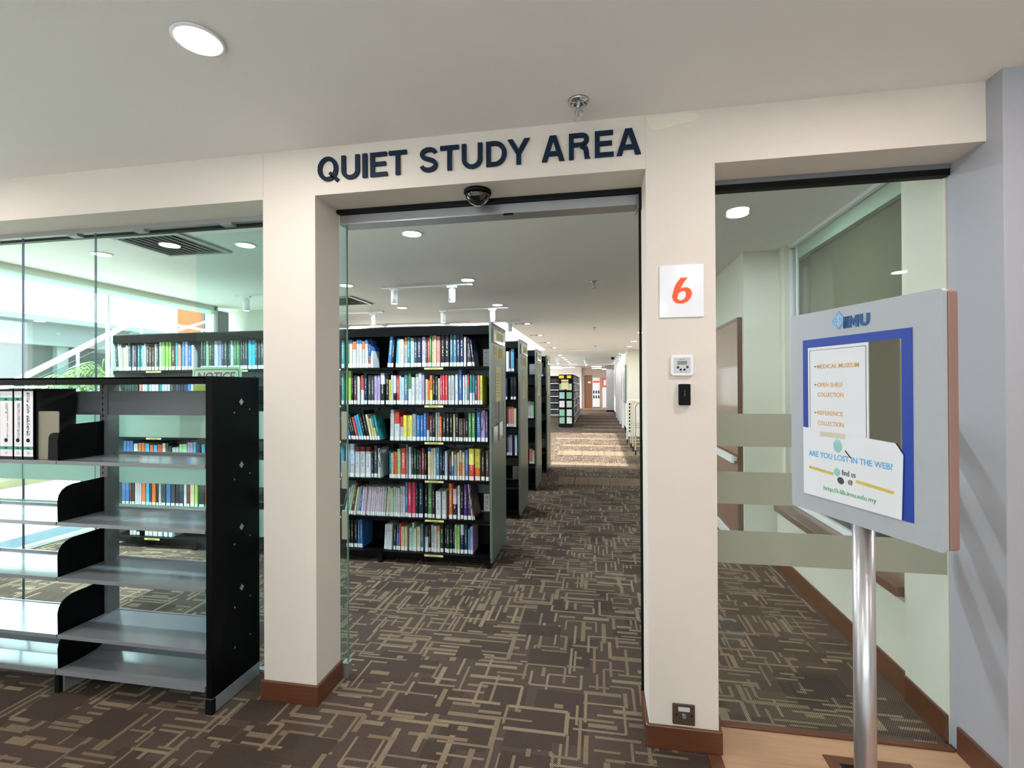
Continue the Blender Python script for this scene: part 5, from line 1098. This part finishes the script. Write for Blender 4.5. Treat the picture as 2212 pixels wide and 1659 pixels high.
for k, (x, y) in enumerate(((-2.6, 27), (-2.6, 29), (-2.6, 31), (-3.6, 28), (-3.6, 30.5), (-1.8, 30))):
    strip(x-.45, x+.45, y, 2.70, f'far strip light over the white back area, {ORD[k]} of six')
for k, (x, y, e) in enumerate(((-2.4, 29.5, 320), (.1, 30, 90))):
    ld = bpy.data.lights.new('strip_lamp', 'AREA'); ld.shape = 'RECTANGLE'; ld.size = 1.6; ld.size_y = 4; ld.energy = e; o = bpy.data.objects.new('strip_lamp', ld); o.location = (x, y, 2.5); col.objects.link(o)
# cameras under the far ceiling
def cctv(x, y, z, lab):
    t = thing('security_camera', lab, 'camera', (x, y, z), 'security cameras'); b = MB(); b.lathe([(.07, 0), (.07, -.03), (.05, -.08), (.01, -.10)], (x, y, z), 18); b.build('camera_dome', BLACKM, t, smooth=True)
cctv(.62, 19.8, CH-.03, 'black camera under the corridor ceiling near the right downlights'); cctv(.75, 28.8, 2.8, 'dark camera beside the far grey column')
# framed panels on the corridor wall
for k, y in enumerate((16.6, 18.6, 20.4, 22.2, 24.2, 26.4)):
    t = thing('framed_panel', f'framed display panel on the right corridor wall, {ORD[k]} from the front', 'picture', (.96, y, 1.0), 'display panels on the corridor wall')
    b = MB(); b.box(.935, .969, y, y+1.1, .95, 2.25); b.build('panel_frame', WHITE if k % 2 else POSTG, t)
    b = MB(); b.box(.930, .936, y+.06, y+1.04, 1.01, 2.19); b.build('picture', mat('panel_picture', ('8aa49a', '7f7468', 'b7b2a4')[k % 3], .3, var=.5, vscale=6), t)
for k, y in enumerate((17.95, 19.85, 21.7, 23.6)):
    b = MB(); b.box(.88, .97, y, y+.18, 0, CH-.03); struct(b.build('trim_%d' % (7+k), WHITE))
# island gondola at the aisle end
t = thing('island_bookcase', 'long low-fronted island bookcase with tiered books on its end, far down the aisle', 'bookcase', (-1.16, 18, 0))
b = MB(); b.box(-1.42, -.90, 17.95, 18.45, .02, .12, 0); b.box(-1.19, -1.13, 18.02, 26, .05, 1.95, 0); b.box(-1.44, -.88, 18.3, 18.34, .1, 1.98, 0); b.build('core_panel', BLACKM, t)
for z in FARZ:
    b = MB(); b.prism([(-1.43, z+.01), (-1.30, z+.045), (-1.02, z+.045), (-.89, z+.01), (-.89, z-.015), (-1.02, z+.02), (-1.30, z+.02), (-1.43, z-.015)], 17.92, 18.3, 'y'); b.build('end_tray', BLACKM, t)
    b = MB(); b.box(-1.42, -.90, 18.34, 26, z-.01, z+.012, 0); b.box(-.903, -.897, 18.34, 26, z-.012, z+.014, 1); b.build('shelf', [BLACKM, WHITE], t)
b = MB(); b.box(-1.44, -.88, 18.3, 26, 1.97, 1.99); b.build('canopy', WHITE, t)
b = MB(); YS = mat('sign_yellow', 'e8d224', .5); b.box(-1.40, -1.22, 17.94, 17.96, 1.83, 1.93); b.build('yellow_sign', YS, t); b = MB(); b.box(-1.10, -.95, 17.94, 17.96, 1.83, 1.93); b.build('yellow_sign', YS, t)
b = MB(); b.box(-1.31, -1.05, 17.925, 17.935, 1.42, 1.78); b.build('notice', PAPERY, t)
dispcol = ('88b79c', 'c9d6c4', '9fc0c4', '7fb092', 'd8d4d8', 'a8bfae', '86b8a0', 'c3cfc8')
k = 0
for z in FARZ[1:]:
    for x0 in (-1.40, -1.13):
        bkt = thing('display_book', f'display book facing out on the island end, {("left","right")[x0 > -1.2]} side, {ORD[FARZ.index(z)-1]} tier down', 'book', (x0, 17.96, z+.05), 'display books on the island end')
        b = MB(); b.box(x0+.01, x0+.20, 17.96, 17.985, z+.05, z+.29, 0); b.box(x0+.013, x0+.197, 17.962, 17.983, z+.285, z+.2905, 1); b.build('cover', [mat('display_cover', dispcol[k % 8], .4, var=.25, vscale=12), PAGEM], bkt); k += 1
t = thing('far_bookcase', 'dark bookcase with white shelf edges, left of the island in the distance', 'bookcase', (-2.5, 24.2, 0))
b = MB(); b.box(-3.25, -1.72, 24.26, 24.3, .05, 2.05); b.build('dark_backing', BLACKM, t)
for z in FARZ:
    b = MB(); b.box(-3.25, -1.72, 24.0, 24.26, z-.01, z+.014, 0); b.box(-3.25, -1.72, 23.995, 24.0, z-.02, z+.022, 1); b.build('shelf', [BLACKM, WHITE], t)

# ---------------- notice stand behind the left glass ----------------
t = thing('notice_board', 'white NOTICE board with yellow lower half behind the left window', 'sign', (-2.25, 2.53, 0))
nx0, nx1, nz0, nz1 = -2.40, -2.07, 1.33, 1.672; ny = 2.52
b = MB(); b.rbox(nx0, nx1, nz0, nz1, ny, ny+.006, .02); b.build('board', mat('notice_white', 'e3e6cf', .4), t)
b = MB(); b.rbox(nx0+.012, nx1-.012, nz0+.012, nz1-.012, ny-.001, ny+.0005, .015, 0); b.rbox(nx0+.018, nx1-.018, nz0+.018, nz1-.018, ny-.002, ny-.0005, .012, 1); b.box(nx0+.018, nx1-.018, ny-.0028, ny-.0015, nz0+.03, 1.565, 2)
b.build('board_border', [mat('olive_line', 'a59a3a', .5), mat('notice_face', 'eceede', .4), mat('notice_yellow', 'e2cf3c', .5)], t)
b = MB(); text(b, 'NOTICE', (-2.368, ny-.0022, 1.590), UX, UZ, .262, .052, .001, .02, .25, n=NN); b.build('notice_word', mat('notice_red', 'c8574c', .5), t)
b = MB(); text(b, 'NO', (-2.275, ny-.003, 1.487), UX, UZ, .10, .055, .001, .03, n=NN); text(b, 'FOOD OR DRINK', (-2.36, ny-.003, 1.415), UX, UZ, .27, .038, .001, .03, n=NN); b.build('notice_text', BLACKM, t)
b = MB(); b.cyl((-2.235, ny+.02, .02), (-2.235, ny+.02, 1.60), .011, n=14); b.build('stand_pole', STEEL, t)
b = MB(); b.cyl((-2.235, ny+.02, 0), (-2.235, ny+.02, .02), .11, n=24); b.build('stand_base', STEEL, t)

# ---------------- outside the windows ----------------
b = MB(); b.box(-60, -5.56, -20, 60, -.25, -.02); struct(b.build('ground_paving', EXTP))
b = MB(); b.box(-5.55, -5.40, 2.44, 6.5, -.25, -.001); struct(b.build('trim_12', EXTW))
t = thing('opposite_building', 'pale grey building with a long fascia and dark glazed storey beyond the left window', 'building', (-20, 20, 0))
b = MB(); b.box(-24, -20, -5, 19.0, 3.15, 4.12); b.build('fascia', EXTW, t)
b = MB(); b.box(-24, -19.6, -5, 19.3, 3.98, 4.16); b.build('roof_edge', mat('exterior_edge', '7a8484', .8), t)
b = MB(); b.box(-24, -20.4, -5, 22, 1.95, 3.15); b.build('upper_glazing', EXTD, t)
b = MB(); b.box(-24, -20.5, -5, 22, -.1, 1.25); b.build('lower_glazing', EXTD, t)
b = MB(); b.box(-24.5, -24, -5, 22, -.1, 3.2); b.build('rear_wall', EXTW, t)
for y in (4, 9.5, 15, 20): b = MB(); b.box(-20.6, -20.2, y, y+.4, -.1, 3.15); b.build('column', EXTW, t)
# outdoor stair with glass balustrade
t = thing('outdoor_stair', 'white outdoor stair with a glass balustrade and steel handrail beyond the window', 'staircase', (-9, 7.5, 0))
sts = 12; y0s, z0s, y1s, z1s = 6.0, .62, 8.16, 1.85
b = MB()
for k in range(sts):
    ya = y0s + (y1s-y0s)*k/sts; zb = z0s + (z1s-z0s)*(k+1)/sts
    b.box(-9.9, -9.05, ya, y1s, zb-(z1s-z0s)/sts-.02, zb)
b.box(-9.9, -9.05, y1s, 10.5, z1s-.15, z1s); b.build('steps', EXTW, t)
b = MB(); b.prism([(y0s-.3, .2), (y0s-.3, .75), (y1s, 1.95), (10.5, 1.93), (10.5, 1.6), (y1s+.1, 1.6)], -9.05, -9.0, 'x'); b.build('stringer', EXTW, t)
b = MB(); b.prism([(y0s, .85), (y0s, 1.50), (y1s, 2.72), (y1s, 2.0)], -8.99, -8.98, 'x'); b.prism([(y1s+.02, 1.98), (y1s+.02, 2.72), (10.3, 2.66), (10.3, 1.98)], -8.99, -8.98, 'x'); b.build('glass_panel', glass('balustrade_glass', (.80, .93, .89)), t)
b = MB(); b.cyl((-8.98, 5.5, 1.32), (-8.98, 8.16, 2.93), .045, n=12); b.build('handrail', WHITE, t)
b = MB(); b.cyl((-8.98, 8.16, 2.93), (-8.98, 10.3, 2.87), .028, n=12); b.cyl((-9.9, 9.4, 2.72), (-9.0, 10.4, 3.3), .03, n=12); b.build('handrail', ALU, t)
for y, z in ((6.2, 1.72), (7.0, 2.2), (8.2, 2.93), (8.95, 2.9), (9.7, 2.88)):
    b = MB(); b.box(-9.0, -8.97, y-.02, y+.02, z-.95, z); b.build('baluster', ALU, t)
t = thing('orange_tower', 'orange clad tower beyond the outdoor stair', 'building', (-16, 16.6, 0))
b = MB(); b.box(-16.25, -16, 16.35, 17.3, -.1, 5.6); b.box(-16.26, -15.99, 16.35, 16.86, 3.95, 4.02, 1); b.build('cladding', [EXTO, EXTW], t)
b = MB(); b.box(-16.2, -15.95, 17.3, 19.5, -.1, 5.4); b.build('side_wall', EXTW, t)
b = MB(); b.box(-15.95, -15.9, 17.35, 17.5, -.1, 5.4); b.build('downpipe', EXTD, t)
b = MB(); b.box(-9.6, -9.15, 3.2, 6.8, -.05, .10); struct(b.build('trim_13', mat('sandstone_kerb', '8d8060', .8, var=.06)))
def palm(x, y, n, s, lab, seed):
    t = thing('palm_plant', lab, 'plant', (x, y, -.05)); r = random.Random(seed)
    b = MB(); b.tube([(x, y, -.05), (x+.03, y, .5*s), (x, y+.02, 1.78*s)], .035, 8); b.build('trunk', STEM, t)
    for k in range(n):
        a = 2*math.pi*k/n + r.uniform(-.2, .2); L = r.uniform(.5, .62)*s; lift = r.uniform(.18, .42)*s; b = MB(); prev = None; pts = []
        for j in range(13):
            q = j/12; pts.append(Vector((x+math.cos(a)*L*q, y+math.sin(a)*L*q, 1.78*s+lift*math.sin(q*2.3)*.9 - .25*q*q*s)))
        b.tube([tuple(p) for p in pts], .006, 4)
        sd_ = Vector((-math.sin(a), math.cos(a), 0)); fw = Vector((math.cos(a), math.sin(a), 0))
        for j in range(1, 13):
            for q in (.2,):
                p = pts[j-1].lerp(pts[j], q+.5); ln = .27*s*math.sin(math.pi*min(1, (j+q)/13.5))**.6 + .03
                for sg_ in (-1, 1):
                    tip = p + sd_*sg_*ln*.8 + fw*ln*.45 + Vector((0,0,-ln*.42)); mid = p.lerp(tip, .5) + Vector((0,0,.02)); wv = fw*.010
                    b.add([p-wv, p+wv, mid+wv*.9, tip, mid-wv*.9], [(0,1,2,4),(4,2,3)], 0)
        b.build('frond', LEAF, t, fix=False)
palm(-7.3, 5.75, 11, .86, 'green palm outside the window left of the upper books', 4)
palm(-7.6, 4.45, 11, .88, 'green palm outside at the far left edge above the low bookcase', 9)
palm(-7.9, 6.6, 10, .98, 'small palm behind the window frame beside the outdoor stair', 12)
# bright rug in the sun by the window
t = thing('blue_mat', 'light blue mat outside in the sun by the window', 'mat', (-5.77, 4.5, -.0195))
b = MB(); b.box(-5.97, -5.58, 2.6, 6.4, -.0195, -.004); b.build('mat_sheet', mat('pale_blue_mat', '2b4755', .8, var=.05), t)
